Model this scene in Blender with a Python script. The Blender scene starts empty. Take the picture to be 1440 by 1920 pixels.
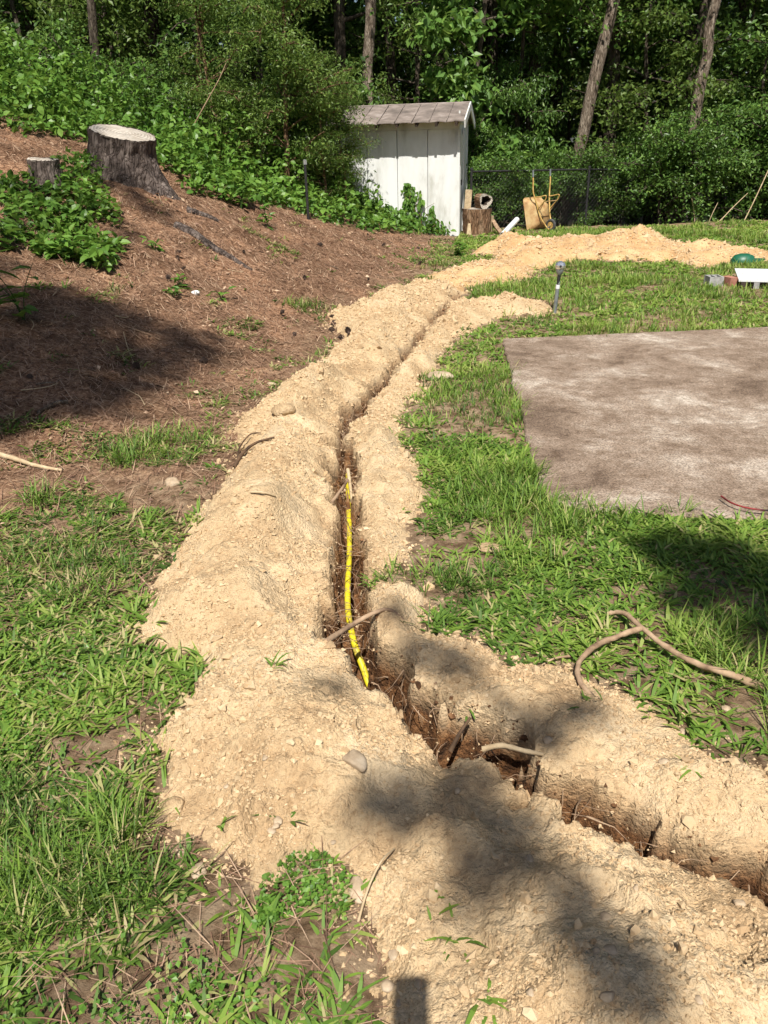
import bpy, math, random
import numpy as np
from mathutils import Vector, Matrix

random.seed(7)
RNG = np.random.default_rng(7)
scene = bpy.context.scene
COL = scene.collection

# ------------------------------------------------------------------ camera
PITCH, ROLL, CAMZ, FPX = math.radians(25.5), math.radians(1.7), 1.65, 1450.0
cp, sp, cr, sr = math.cos(PITCH), math.sin(PITCH), math.cos(ROLL), math.sin(ROLL)
FWD = np.array([0, cp, -sp])
R0, U0 = np.array([1.0, 0, 0]), np.array([0, sp, cp])
RIGHT = R0 * cr - U0 * sr
UP = R0 * sr + U0 * cr
CAMP = np.array([0, 0, CAMZ])
cam_data = bpy.data.cameras.new('camera')
cam = bpy.data.objects.new('camera', cam_data)
COL.objects.link(cam)
m = Matrix.Identity(4)
for i in range(3):
    m[i][0], m[i][1], m[i][2], m[i][3] = RIGHT[i], UP[i], -FWD[i], CAMP[i]
cam.matrix_world = m
cam_data.sensor_fit = 'VERTICAL'
cam_data.sensor_height = 24.0
cam_data.lens = 24.0 * FPX / 1920.0
cam_data.clip_start = 0.01
cam_data.clip_end = 2000
scene.camera = cam


def ray(px, py):
    """direction through a pixel of the 1440x1920 photograph"""
    return FWD + RIGHT * ((px - 720) / FPX) + UP * ((960 - py) / FPX)


# ------------------------------------------------------------------ light
LD = ray(787, 1838)
LD = LD / np.linalg.norm(LD)                      # direction in which sunlight travels
SUN_EL = math.asin(-LD[2])
world = bpy.data.worlds.new('World')
scene.world = world
world.use_nodes = True
wn = world.node_tree.nodes
wl = world.node_tree.links
bg = wn['Background']
sky = wn.new('ShaderNodeTexSky')
sky.sky_type = 'NISHITA'
sky.sun_disc = False
sky.sun_elevation = SUN_EL
sky.sun_rotation = math.atan2(-LD[0], -LD[1])
sky.air_density = 1.0
sky.dust_density = 1.5
wl.new(sky.outputs[0], bg.inputs['Color'])
bg.inputs['Strength'].default_value = 0.055
sun_data = bpy.data.lights.new('sun', 'SUN')
sun_data.energy = 5.0
sun_data.angle = math.radians(0.55)
sun_data.color = (1.0, 0.95, 0.87)
sun = bpy.data.objects.new('sun', sun_data)
COL.objects.link(sun)
sun.rotation_euler = Vector(LD).to_track_quat('-Z', 'Y').to_euler()
sun.location = (-2, -12, 20)
vs = scene.view_settings
vs.view_transform = 'Standard'
vs.look = 'None'
vs.gamma = 1.0
vs.exposure = 0.5
vs.use_curve_mapping = False
scene.cycles.use_adaptive_sampling = True
scene.cycles.adaptive_threshold = 0.022
scene.cycles.adaptive_min_samples = 16
scene.cycles.max_bounces = 4
scene.cycles.diffuse_bounces = 2
scene.cycles.transmission_bounces = 4
scene.cycles.transparent_max_bounces = 4
scene.cycles.caustics_reflective = False
scene.cycles.caustics_refractive = False


# ------------------------------------------------------------------ noise
PERM = np.random.default_rng(11).permutation(4096)
GR = np.random.default_rng(12).random(4096) * 2 - 1


def vnoise(x, y):
    x = np.asarray(x, float); y = np.asarray(y, float)
    xi = np.floor(x).astype(np.int64); yi = np.floor(y).astype(np.int64)
    xf = x - xi; yf = y - yi
    u = xf * xf * xf * (xf * (xf * 6 - 15) + 10); v = yf * yf * yf * (yf * (yf * 6 - 15) + 10)

    def g(a, b):
        return GR[PERM[(PERM[a & 4095] + b) & 4095]]
    return (g(xi, yi) * (1 - u) + g(xi + 1, yi) * u) * (1 - v) + (g(xi, yi + 1) * (1 - u) + g(xi + 1, yi + 1) * u) * v


def fbm(x, y, f=1.0, o=4, gain=0.5, off=0.0):
    s = 0; a = 1.0
    for i in range(o):
        s = s + a * vnoise(x * f + off + 17.3 * i, y * f - off + 9.1 * i)
        f *= 2.03; a *= gain
    return s


def sstep(a, b, x):
    t = np.clip((np.asarray(x, float) - a) / (b - a), 0, 1)
    return t * t * (3 - 2 * t)


# ------------------------------------------------------------------ terrain shape
FY = np.array([-40, 0, 2, 4, 5, 7, 10, 13, 15, 18, 40, 150])
FX = np.array([-7, -4.2, -3.0, -1.95, -1.25, -0.7, 0.0, 0.75, 1.15, 1.4, 1.5, 1.5])


def bank_d(x, y):
    return (np.interp(y, FY, FX) - x) * 0.93


STX, STY, STZ = -3.050, 10.105, 1.151        # foot of the big stump


def base(x, y):
    x = np.asarray(x, float); y = np.asarray(y, float)
    d = bank_d(x, y)
    slope = np.interp(y, [4, 8, 10, 12, 14, 16, 30], [0.30, 0.38, 0.42, 0.42, .34, .24, 0.22])
    dp = 0.25 * np.log1p(np.exp(np.clip(d / 0.25, -40, 40)))
    dp = np.where(dp > 9, 9 + (dp - 9) * 0.4, dp)
    z = slope * dp
    z = z + np.clip(d, 0, 2) * 0.03 * fbm(x, y, 0.9, 3)
    z = z + .22 * np.exp(-(((x - STX - .15) / .95) ** 2 + ((y - STY + .25) / .75) ** 2)) + .14 * np.exp(-(((x - STX - .9) / .7) ** 2 + ((y - STY + .15) / .6) ** 2))
    fall = np.clip(y - 17.3, 0, 30) * sstep(1.5, 5.0, x)
    z = z - fall * 0.10
    z = z + 0.02 * fbm(x, y, 0.7, 2, off=3.0)
    return z


def gp(px, py, zoff=0.0):
    """where the sight line through a pixel meets the bare ground (raised by zoff)"""
    d = ray(px, py)
    t = np.linspace(0.8, 60, 12000)
    P = CAMP[None, :] + t[:, None] * d[None, :]
    g = base(P[:, 0], P[:, 1]) + zoff
    k = np.argmax(P[:, 2] <= g)
    if P[k, 2] > g[k]:
        k = len(t) - 1
    return P[k]


def at(px, py, ydist):
    """point on the sight line through a pixel at a given forward distance"""
    d = ray(px, py)
    return CAMP + d * (ydist / d[1])


def poly_px(pts, zoff=0.0):
    return np.array([gp(px, py, zoff)[:2] for px, py in pts])


def seg_dist(x, y, P, closed):
    n = len(P)
    best = np.full(x.shape, 1e9)
    par = np.zeros(x.shape)
    acc = 0.0
    for i in range(n if closed else n - 1):
        a = P[i]; b = P[(i + 1) % n]
        ab = b - a
        L2 = max(ab @ ab, 1e-9)
        t = np.clip(((x - a[0]) * ab[0] + (y - a[1]) * ab[1]) / L2, 0, 1)
        dd = np.hypot(x - a[0] - t * ab[0], y - a[1] - t * ab[1])
        k = dd < best
        best = np.where(k, dd, best)
        par = np.where(k, acc + t * math.sqrt(L2), par)
        acc += math.sqrt(L2)
    return best, par


def inside(x, y, P):
    c = np.zeros(x.shape, bool)
    n = len(P)
    for i in range(n):
        x1, y1 = P[i]; x2, y2 = P[(i + 1) % n]
        if y1 == y2:
            continue
        k = ((y1 > y) != (y2 > y)) & (x < (x2 - x1) * (y - y1) / (y2 - y1) + x1)
        c ^= k
    return c


def poly_sd(x, y, P):
    d, _ = seg_dist(x, y, P, True)
    return np.where(inside(x, y, P), d, -d)


TR = poly_px([(862, 545), (832, 572), (790, 622), (742, 685), (700, 728), (655, 772), (640, 812), (648, 860), (650, 910),
              (650, 960), (648, 1020), (645, 1080), (650, 1150), (677, 1215), (745, 1285), (810, 1345), (880, 1385),
              (960, 1425), (1050, 1480), (1130, 1520), (1250, 1565), (1360, 1610), (1440, 1650), (1640, 1740), (2000, 1895)], 0.02)
TRW = np.array([.045, .05, .05, .05, .06, .065, .06, .06, .068, .07, .074, .08, .09, .105, .10, .09, .085, .085, .08,
                .075, .06, .06, .07, .07, .07])
TRS = np.concatenate([[0], np.cumsum(np.hypot(*(TR[1:] - TR[:-1]).T))])

MOUND_L = poly_px([(862, 548), (800, 532), (735, 545), (690, 575), (610, 590), (640, 640), (600, 690), (515, 738),
                   (428, 806), (458, 845), (405, 920), (355, 985), (325, 1060), (270, 1130), (240, 1180), (300, 1225),
                   (392, 1250), (345, 1330), (272, 1395), (335, 1430), (305, 1510), (380, 1575), (470, 1665), (560, 1605),
                   (655, 1640), (690, 1760), (715, 1960), (780, 2300), (2400, 2300), (2000, 1912), (1640, 1760), (1440, 1660),
                   (1250, 1570), (1050, 1485), (880, 1390), (745, 1290), (665, 1210), (644, 1080), (650, 910), (645, 830),
                   (655, 772), (742, 685), (832, 572)])
MOUND_R = poly_px([(850, 560), (900, 570), (960, 562), (1030, 575), (1010, 598), (930, 600), (868, 622), (835, 650),
                   (805, 700), (765, 750), (742, 795), (765, 850), (785, 930), (765, 990), (760, 1050), (720, 1085),
                   (800, 1120), (800, 1180), (900, 1205), (960, 1250), (1050, 1255), (1100, 1285), (1200, 1310),
                   (1240, 1345), (1300, 1395), (1440, 1455), (2000, 1680), (2000, 1878), (1640, 1735), (1440, 1645), (1250, 1560),
                   (1050, 1475), (880, 1380), (745, 1280), (680, 1210), (650, 1150), (648, 1080), (655, 960), (655, 870),
                   (645, 810), (665, 770), (745, 690), (840, 575)])
MOUND_F = poly_px([(800, 518), (840, 508), (930, 500), (925, 482), (880, 478), (915, 462), (1010, 458), (1040, 450),
                   (1110, 458), (1180, 446), (1230, 446), (1290, 464), (1370, 468), (1440, 476), (1560, 478), (1700, 490),
                   (1560, 500), (1440, 496), (1360, 494), (1310, 504), (1255, 490), (1170, 491), (1080, 491), (1000, 506),
                   (985, 524), (930, 532), (868, 540), (862, 552), (820, 540)])
PATIO = poly_px([(1008, 915), (1035, 948), (1100, 965), (1440, 978), (2100, 1010), (1760, 612), (1440, 621), (942, 640)])
CLEAR = poly_px([(1030, 432), (1105, 428), (1100, 455), (1035, 462)])


def lumps(x, y):
    """crumbly soil relief"""
    a = 0.045 * fbm(x, y, 3.0, 2, off=1.7)
    b = 0.020 * np.abs(fbm(x, y, 8.0, 3, off=5.1))
    c = 0.008 * fbm(x, y, 31.0, 3, 0.6, off=2.2)
    return a + b + c


def terrain(x, y):
    x = np.asarray(x, float); y = np.asarray(y, float)
    z0 = base(x, y)
    z = z0 + 0.012 * fbm(x, y, 5.0, 3, off=8.0)
    wx = x + 0.035 * fbm(x, y, 7.0, 3, off=21.0) + 0.012 * fbm(x, y, 30.0, 2, off=4.0)
    wy = y + 0.035 * fbm(x, y, 7.0, 3, off=31.0) + 0.012 * fbm(x, y, 30.0, 2, off=14.0)
    reg = np.zeros(x.shape, np.int8)
    td, ts = seg_dist(wx, wy, TR, False)
    w = np.interp(ts, TRS, TRW) * (1 + 0.35 * fbm(x, y, 6.0, 2, off=77.0))
    gap = td - w + .018 * fbm(x, y, 14.0, 3, .65, off=66.0)
    lump = lumps(x, y)
    dl = poly_sd(wx, wy, MOUND_L)
    dr = poly_sd(wx, wy, MOUND_R)
    df = poly_sd(wx, wy, MOUND_F)
    lip = sstep(0.0, 0.30, gap)
    hl = (0.27 + 0.11 * fbm(x, y, 1.5, 2, off=40.0)) * np.interp(y, [0.5, 1.4, 2.2, 3, 6, 9, 11], [.75, .85, .85, 1, .95, .8, .6])
    zl = hl * (1 - np.exp(-np.clip(dl, 0, 9) / 0.33)) * (0.40 + 0.60 * lip) + lump * sstep(0, .12, dl)
    hr = 0.11 + 0.04 * fbm(x, y, 1.7, 2, off=50.0)
    zr = hr * (1 - np.exp(-np.clip(dr, 0, 9) / 0.14)) * (0.5 + 0.5 * sstep(0, .15, gap)) + 0.8 * lump * sstep(0, .12, dr)
    peak = np.clip(fbm(x, y, 1.05, 2, off=60.0), -0.5, 1)
    hf = 0.20 + 0.22 * peak
    zf = hf * (1 - np.exp(-np.clip(df, 0, 9) / 0.5)) + 1.3 * lump * sstep(0, .3, df)
    reg = np.where(df > 0, 4, reg)
    reg = np.where(dr > 0, 2, reg)
    reg = np.where(dl > 0, 1, reg)
    z = z + np.where(df > 0, np.maximum(zf, 0), 0)
    z = z + np.where((dr > 0) & (dl <= 0), np.maximum(zr, 0), 0) + np.where(dl > 0, np.maximum(zl, 0), 0)
    # the trench
    dep = np.interp(ts, TRS, np.interp(np.arange(len(TR)), [0, 4, 9, 12, 14, 17, 23], [.14, .26, .28, .38, .45, .36, .30]))
    cut = sstep(0.012, -0.050, gap)
    floor = z0 - dep + 0.03 * fbm(x, y, 9.0, 3, off=90.0)
    zt = z * (1 - cut) + floor * cut + cut * (1 - cut) * 0.26 * fbm(x, y, 24.0, 3, .65, off=15.0)
    z = np.where(cut > 0, zt, z)
    reg = np.where(cut > 0.06, 3, reg)
    pd = poly_sd(x, y, PATIO)
    z = np.where(pd > 0.0, np.minimum(z, z0 - 0.03 * sstep(0, .05, pd)), z)
    return z, reg, np.maximum(dl, np.maximum(dr, df)), pd, z0


def tz(x, y):
    """terrain height at one point"""
    return float(terrain(np.array([x]), np.array([y]))[0][0])


def tp(px, py, iters=6):
    """where the sight line through a pixel meets the finished terrain, mounds included"""
    d = ray(px, py)
    t = np.linspace(0.8, 30, 4000)
    P = CAMP[None, :] + t[:, None] * d[None, :]
    g = terrain(P[:, 0], P[:, 1])[0]
    k = int(np.argmax(P[:, 2] <= g))
    return np.array([P[k, 0], P[k, 1], g[k]])


# ------------------------------------------------------------------ mesh helpers
def mesh_np(name, V, faces, mats=None, smooth=False, attrs=None):
    me = bpy.data.meshes.new(name)
    V = np.ascontiguousarray(V, np.float32)
    if isinstance(faces, np.ndarray):
        faces = [faces]
    faces = [np.asarray(f, np.int32) for f in faces if len(f)]
    loops = np.concatenate([f.ravel() for f in faces])
    sizes = np.concatenate([np.full(len(f), f.shape[1], np.int32) for f in faces])
    starts = np.concatenate([[0], np.cumsum(sizes)[:-1]]).astype(np.int32)
    me.vertices.add(len(V)); me.vertices.foreach_set('co', V.ravel())
    me.loops.add(len(loops)); me.loops.foreach_set('vertex_index', loops)
    me.polygons.add(len(sizes)); me.polygons.foreach_set('loop_start', starts)
    me.update(calc_edges=True)
    me.polygons.foreach_set('use_smooth', np.full(len(sizes), smooth, bool))
    for k, v in (attrs or {}).items():
        a = me.attributes.new(k, 'FLOAT', 'POINT')
        a.data.foreach_set('value', np.ascontiguousarray(v, np.float32))
    if mats is not None:
        me.materials.append(mats)
    return me


def link(name, me, parent=None, loc=None, rot=None, scale=None):
    o = bpy.data.objects.new(name, me)
    COL.objects.link(o)
    if parent is not None:
        o.parent = parent
    if loc is not None:
        o.location = loc
    if rot is not None:
        o.rotation_euler = rot
    if scale is not None:
        o.scale = scale if hasattr(scale, '__len__') else (scale,) * 3
    return o


def tag(o, label=None, cat=None, group=None, kind=None):
    if label: o['label'] = label
    if cat: o['category'] = cat
    if group: o['group'] = group
    if kind: o['kind'] = kind
    return o


def empty(name, loc=(0, 0, 0), rz=0.0):
    o = bpy.data.objects.new(name, None)
    COL.objects.link(o)
    o.location = loc
    o.rotation_euler = (0, 0, rz)
    o.empty_display_size = 0.1
    return o


def copy_tree(o, parent=None):
    c = o.copy()
    COL.objects.link(c)
    c.parent = parent
    for ch in list(o.children):
        copy_tree(ch, c)
    return c


class Acc:
    def __init__(self):
        self.V = []; self.F3 = []; self.F4 = []; self.n = 0; self.A = []

    def add(self, V, F, a=0.0):
        V = np.asarray(V, float)
        F = np.asarray(F, np.int64)
        (self.F4 if F.shape[1] == 4 else self.F3).append(F + self.n)
        self.V.append(V); self.A.append(np.broadcast_to(np.asarray(a, float), (len(V),)))
        self.n += len(V)

    def tube(self, P, R, sides=7, cap=True, wob=0.0, a=0.0):
        P = np.asarray(P, float); n = len(P)
        R = np.broadcast_to(np.asarray(R, float), (n,))
        T = np.gradient(P, axis=0)
        T /= np.linalg.norm(T, axis=1)[:, None] + 1e-9
        ref = np.array([0.31, 0.17, 0.93]) if abs(T[0][2]) < 0.85 else np.array([0.9, 0.4, 0.1])
        A = np.cross(T, ref); A /= np.linalg.norm(A, axis=1)[:, None] + 1e-9
        B = np.cross(T, A)
        th = np.arange(sides) / sides * 2 * math.pi
        rr = R[:, None] * (1 + wob * RNG.standard_normal((n, sides)))
        V = P[:, None, :] + rr[..., None] * (np.cos(th)[None, :, None] * A[:, None, :] + np.sin(th)[None, :, None] * B[:, None, :])
        V = V.reshape(-1, 3)
        i = np.arange(n - 1)[:, None] * sides; j = np.arange(sides)[None, :]; j2 = (j + 1) % sides
        F = np.stack([i + j, i + j2, i + sides + j2, i + sides + j], -1).reshape(-1, 4)
        self.add(V, F, a)
        if cap:
            for k, c in ((0, P[0]), (n - 1, P[-1])):
                ring = V[k * sides:(k + 1) * sides]
                self.add(np.vstack([ring, c]), [[q, (q + 1) % sides, sides] for q in range(sides)], a)

    def box(self, c, s, R=None, a=0.0, taper=None):
        c = np.asarray(c, float); s = np.asarray(s, float) / 2
        V = np.array([[x, y, z] for z in (-1, 1) for y in (-1, 1) for x in (-1, 1)], float)
        if taper is not None:
            V[4:, :2] *= taper
        V = V * s
        if R is not None:
            V = V @ np.asarray(R).T
        self.add(V + c, [[0, 2, 3, 1], [4, 5, 7, 6], [0, 1, 5, 4], [2, 6, 7, 3], [0, 4, 6, 2], [1, 3, 7, 5]], a)

    def mesh(self, name, mat=None, smooth=False):
        F = []
        if self.F4: F.append(np.concatenate(self.F4))
        if self.F3: F.append(np.concatenate(self.F3))
        return mesh_np(name, np.concatenate(self.V), F, mat, smooth, {'rnd': np.concatenate(self.A)})

    def obj(self, name, mat=None, parent=None, smooth=False, **kw):
        return link(name, self.mesh(name, mat, smooth), parent, **kw)


def smooth_path(P, n=24):
    P = np.asarray(P, float)
    k = len(P)
    t = np.linspace(0, k - 1, n)
    out = []
    for tt in t:
        i = min(int(tt), k - 2); f = tt - i
        p0 = P[max(i - 1, 0)]; p1 = P[i]; p2 = P[i + 1]; p3 = P[min(i + 2, k - 1)]
        out.append(0.5 * ((2 * p1) + (-p0 + p2) * f + (2 * p0 - 5 * p1 + 4 * p2 - p3) * f * f + (-p0 + 3 * p1 - 3 * p2 + p3) * f ** 3))
    return np.array(out)


def frames(n, rng, up=0.0):
    """random unit axis + unit normals, normals biased upwards"""
    a = rng.standard_normal((n, 3)); a[:, 2] *= 0.6
    a /= np.linalg.norm(a, axis=1)[:, None]
    nn = rng.standard_normal((n, 3)); nn[:, 2] = np.abs(nn[:, 2]) + up
    nn -= (nn * a).sum(1)[:, None] * a
    nn /= np.linalg.norm(nn, axis=1)[:, None] + 1e-9
    return a, nn


def leaves(P, A, N, L, W, rnd, fine=False):
    """leaf blades: P base, A axis, N normal, L length, W width; two folded halves"""
    n = len(P)
    S = np.cross(A, N)
    L = np.broadcast_to(L, (n,))[:, None]; W = np.broadcast_to(W, (n,))[:, None]
    if not fine:
        V = np.stack([P, P + A * L * .45 + S * W * .5 + N * L * .05, P + A * L - N * L * .10, P + A * L * .45 - S * W * .5 + N * L * .05], 1)
        F = np.array([[0, 1, 2], [0, 2, 3]])
    else:
        V = np.stack([P, P + A * L * .28 + S * W * .46 + N * L * .08, P + A * L * .66 + S * W * .36 + N * L * .03, P + A * L - N * L * .16,
                      P + A * L * .66 - S * W * .36 + N * L * .03, P + A * L * .28 - S * W * .46 + N * L * .08, P + A * L * .5 + N * L * -.02], 1)
        F = np.array([[0, 1, 6], [1, 2, 6], [2, 3, 6], [3, 4, 6], [4, 5, 6], [5, 0, 6]])
    k = V.shape[1]
    FF = (np.arange(n)[:, None, None] * k + F[None]).reshape(-1, 3)
    return V.reshape(-1, 3), FF, np.repeat(np.broadcast_to(rnd, (n,)), k)


# ------------------------------------------------------------------ materials
def new_mat(name):
    mt = bpy.data.materials.new(name)
    mt.use_nodes = True
    nt = mt.node_tree
    b = nt.nodes['Principled BSDF']
    return mt, nt, b


def N(nt, typ, **kw):
    n = nt.nodes.new(typ)
    for k, v in kw.items():
        if k.startswith('i_'):
            n.inputs[k[2:].replace('_', ' ')].default_value = v
        else:
            setattr(n, k, v)
    return n


def ramp(nt, fac, stops):
    r = nt.nodes.new('ShaderNodeValToRGB')
    el = r.color_ramp.elements
    while len(el) < len(stops):
        el.new(0.5)
    for e, (p, c) in zip(el, stops):
        e.position = p
        e.color = (*c, 1)
    nt.links.new(fac, r.inputs[0])
    return r.outputs[0]


def noise_out(nt, scale, detail=4.0, rough=0.6, coord='Object', dist=0.0, stretch=None):
    tc = N(nt, 'ShaderNodeTexCoord')
    nz = N(nt, 'ShaderNodeTexNoise')
    nz.inputs['Scale'].default_value = scale
    nz.inputs['Detail'].default_value = detail
    nz.inputs['Roughness'].default_value = rough
    nz.inputs['Distortion'].default_value = dist
    src = tc.outputs[coord]
    if stretch:
        mp = N(nt, 'ShaderNodeMapping')
        mp.inputs['Scale'].default_value = stretch
        nt.links.new(src, mp.inputs[0]); src = mp.outputs[0]
    nt.links.new(src, nz.inputs['Vector'])
    return nz.outputs['Fac']


def bump(nt, b, h, strength=0.5, dist=0.01):
    bp = N(nt, 'ShaderNodeBump')
    bp.inputs['Strength'].default_value = strength
    bp.inputs['Distance'].default_value = dist
    nt.links.new(h, bp.inputs['Height'])
    nt.links.new(bp.outputs[0], b.inputs['Normal'])


def mix(nt, fac, a, b):
    mx = N(nt, 'ShaderNodeMix', data_type='RGBA')
    for s, v in ((0, fac), (6, a), (7, b)):
        if isinstance(v, (int, float)):
            mx.inputs[s].default_value = v
        elif isinstance(v, tuple):
            mx.inputs[s].default_value = (*v, 1)
        else:
            nt.links.new(v, mx.inputs[s])
    return mx.outputs[2]


def attr(nt, name):
    a = N(nt, 'ShaderNodeAttribute')
    a.attribute_name = name
    return a.outputs['Fac']


def noisy(name, stops, scale=8.0, rough=0.85, bumps=0.4, bdist=0.01, bscale=None, detail=5.0, stretch=None, metal=0.0, spec=0.3, coord='Object'):
    mt, nt, b = new_mat(name)
    nt.links.new(ramp(nt, noise_out(nt, scale, detail, 0.62, coord, stretch=stretch), stops), b.inputs['Base Color'])
    b.inputs['Roughness'].default_value = rough
    b.inputs['Metallic'].default_value = metal
    b.inputs['Specular IOR Level'].default_value = spec
    if bumps:
        bump(nt, b, noise_out(nt, bscale or scale * 4, 6.0, 0.65, coord, stretch=stretch), bumps, bdist)
    return mt


def leaf_mat(name, stops, trans=0.35, rough=0.5, objvar=0.25):
    mt, nt, b = new_mat(name)
    a = attr(nt, 'rnd')
    col = ramp(nt, a, stops)
    oi = N(nt, 'ShaderNodeObjectInfo')
    hs = N(nt, 'ShaderNodeHueSaturation')
    mr = N(nt, 'ShaderNodeMapRange')
    mr.inputs['To Min'].default_value = 1 - objvar; mr.inputs['To Max'].default_value = 1 + objvar
    nt.links.new(oi.outputs['Random'], mr.inputs['Value'])
    nt.links.new(mr.outputs[0], hs.inputs['Value'])
    nt.links.new(col, hs.inputs['Color'])
    nt.links.new(hs.outputs[0], b.inputs['Base Color'])
    b.inputs['Roughness'].default_value = rough
    b.inputs['Specular IOR Level'].default_value = 0.35
    tr = N(nt, 'ShaderNodeBsdfTranslucent')
    hs2 = N(nt, 'ShaderNodeHueSaturation')
    hs2.inputs['Hue'].default_value = 0.485; hs2.inputs['Value'].default_value = 1.3
    nt.links.new(hs.outputs[0], hs2.inputs['Color'])
    nt.links.new(hs2.outputs[0], tr.inputs['Color'])
    ms = N(nt, 'ShaderNodeMixShader')
    ms.inputs[0].default_value = trans
    nt.links.new(b.outputs[0], ms.inputs[1]); nt.links.new(tr.outputs[0], ms.inputs[2])
    nt.links.new(ms.outputs[0], nt.nodes['Material Output'].inputs['Surface'])
    return mt


M = {}
# loose sandy subsoil; 'depth' (metres below the turf) brings in the red clay of the lower layer
def soil_mat(name, tint):
    mt, nt, b = new_mat(name)
    c1 = ramp(nt, noise_out(nt, 3.0, 6, .65), [(.36, (.43 * tint[0], .295 * tint[1], .165 * tint[2])), (.5, (.55 * tint[0], .405 * tint[1], .24 * tint[2])), (.64, (.62 * tint[0], .48 * tint[1], .305 * tint[2]))])
    c2 = ramp(nt, noise_out(nt, 55.0, 4, .7), [(.36, (.80, .76, .72)), (.48, (1, 1, 1)), (.64, (1.10, 1.08, 1.05))])
    mu = N(nt, 'ShaderNodeMix', data_type='RGBA', blend_type='MULTIPLY')
    mu.inputs[0].default_value = 1.0
    nt.links.new(c1, mu.inputs[6]); nt.links.new(c2, mu.inputs[7])
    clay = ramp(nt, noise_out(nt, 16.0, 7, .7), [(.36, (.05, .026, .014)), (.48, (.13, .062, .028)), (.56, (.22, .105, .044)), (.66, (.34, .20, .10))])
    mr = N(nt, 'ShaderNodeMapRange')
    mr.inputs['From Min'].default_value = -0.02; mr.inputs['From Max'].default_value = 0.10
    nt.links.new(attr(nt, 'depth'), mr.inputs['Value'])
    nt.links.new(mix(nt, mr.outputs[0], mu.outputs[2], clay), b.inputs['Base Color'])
    b.inputs['Roughness'].default_value = 0.95
    b.inputs['Specular IOR Level'].default_value = 0.15
    tc = N(nt, 'ShaderNodeTexCoord')
    hs = []
    for sc_, wt in ((75.0, .8), (170.0, .5)):
        wv = N(nt, 'ShaderNodeTexVoronoi', feature='F1'); wv.inputs['Scale'].default_value = sc_
        nt.links.new(tc.outputs['Object'], wv.inputs['Vector'])
        mm = N(nt, 'ShaderNodeMath', operation='MULTIPLY'); mm.inputs[1].default_value = -wt
        nt.links.new(wv.outputs['Distance'], mm.inputs[0]); hs.append(mm.outputs[0])
    nz = N(nt, 'ShaderNodeMath', operation='MULTIPLY'); nz.inputs[1].default_value = 2.6
    nt.links.new(noise_out(nt, 45.0, 5, .7), nz.inputs[0]); hs.append(nz.outputs[0])
    acc = hs[0]
    for h_ in hs[1:]:
        ad = N(nt, 'ShaderNodeMath', operation='ADD'); nt.links.new(acc, ad.inputs[0]); nt.links.new(h_, ad.inputs[1]); acc = ad.outputs[0]
    bump(nt, b, acc, 0.75, 0.009)
    return mt


M['soil'] = soil_mat('sandy_soil', (1, 1, 1))
M['soil_far'] = soil_mat('orange_sandy_soil', (1.05, .93, .80))
M['clod'] = None
mt, nt, b = new_mat('soil_clod')
nt.links.new(ramp(nt, attr(nt, 'rnd'), [(0, (.40, .27, .15)), (.5, (.54, .395, .235)), (1, (.62, .48, .31))]), b.inputs['Base Color'])
b.inputs['Roughness'].default_value = .95; b.inputs['Specular IOR Level'].default_value = .15
bump(nt, b, noise_out(nt, 160.0, 4, .7), 0.6, 0.004)
M['clod'] = mt

# turf soil / pine-straw litter, blended by the 'straw' attribute
mt, nt, b = new_mat('yard_ground')
straw = ramp(nt, noise_out(nt, 26.0, 7, .7, dist=1.2), [(.36, (.065, .036, .022)), (.46, (.17, .094, .056)), (.54, (.27, .16, .098)), (.64, (.42, .28, .18))])
dirt = ramp(nt, noise_out(nt, 12.0, 7, .65), [(.38, (.12, .075, .042)), (.5, (.25, .17, .105)), (.62, (.38, .28, .18))])
patch_ = ramp(nt, noise_out(nt, 1.7, 5, .65), [(.38, (.62, .58, .55)), (.5, (1, 1, 1)), (.62, (1.35, 1.3, 1.25))])
mu = N(nt, 'ShaderNodeMix', data_type='RGBA', blend_type='MULTIPLY'); mu.inputs[0].default_value = 1
nt.links.new(straw, mu.inputs[6]); nt.links.new(patch_, mu.inputs[7])
nt.links.new(mix(nt, attr(nt, 'straw'), dirt, mu.outputs[2]), b.inputs['Base Color'])
b.inputs['Roughness'].default_value = .95; b.inputs['Specular IOR Level'].default_value = .1
bump(nt, b, noise_out(nt, 60.0, 7, .75), 0.9, 0.02)
M['ground'] = mt
M['forest'] = noisy('forest_floor', [(.3, (.03, .022, .013)), (.5, (.075, .05, .03)), (.7, (.14, .095, .055))], 3.0, .95, .8, .03, 20)
M['grass'] = leaf_mat('grass_blade', [(0, (.055, .105, .018)), (.40, (.115, .215, .030)), (.75, (.20, .31, .045)), (.93, (.29, .36, .085)), (1, (.44, .36, .19))], .30, .58, 0.0)
M['straw'] = leaf_mat('dry_needle', [(0, (.10, .052, .032)), (.5, (.29, .17, .108)), (1, (.58, .42, .28))], .1, .6, 0.0)
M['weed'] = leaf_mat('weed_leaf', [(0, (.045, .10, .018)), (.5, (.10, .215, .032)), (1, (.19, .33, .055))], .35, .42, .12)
M['tree_leaf'] = leaf_mat('tree_leaf', [(0, (.04, .09, .018)), (.5, (.09, .18, .034)), (1, (.19, .30, .06))], .32, .42, .22)
M['light_leaf'] = leaf_mat('pale_leaf', [(0, (.065, .12, .024)), (.5, (.125, .205, .04)), (1, (.21, .29, .065))], .38, .45, .18)
M['far_leaf'] = leaf_mat('far_leaf', [(0, (.02, .05, .013)), (.5, (.04, .09, .02)), (1, (.075, .14, .03))], .3, .5, .2)


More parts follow.
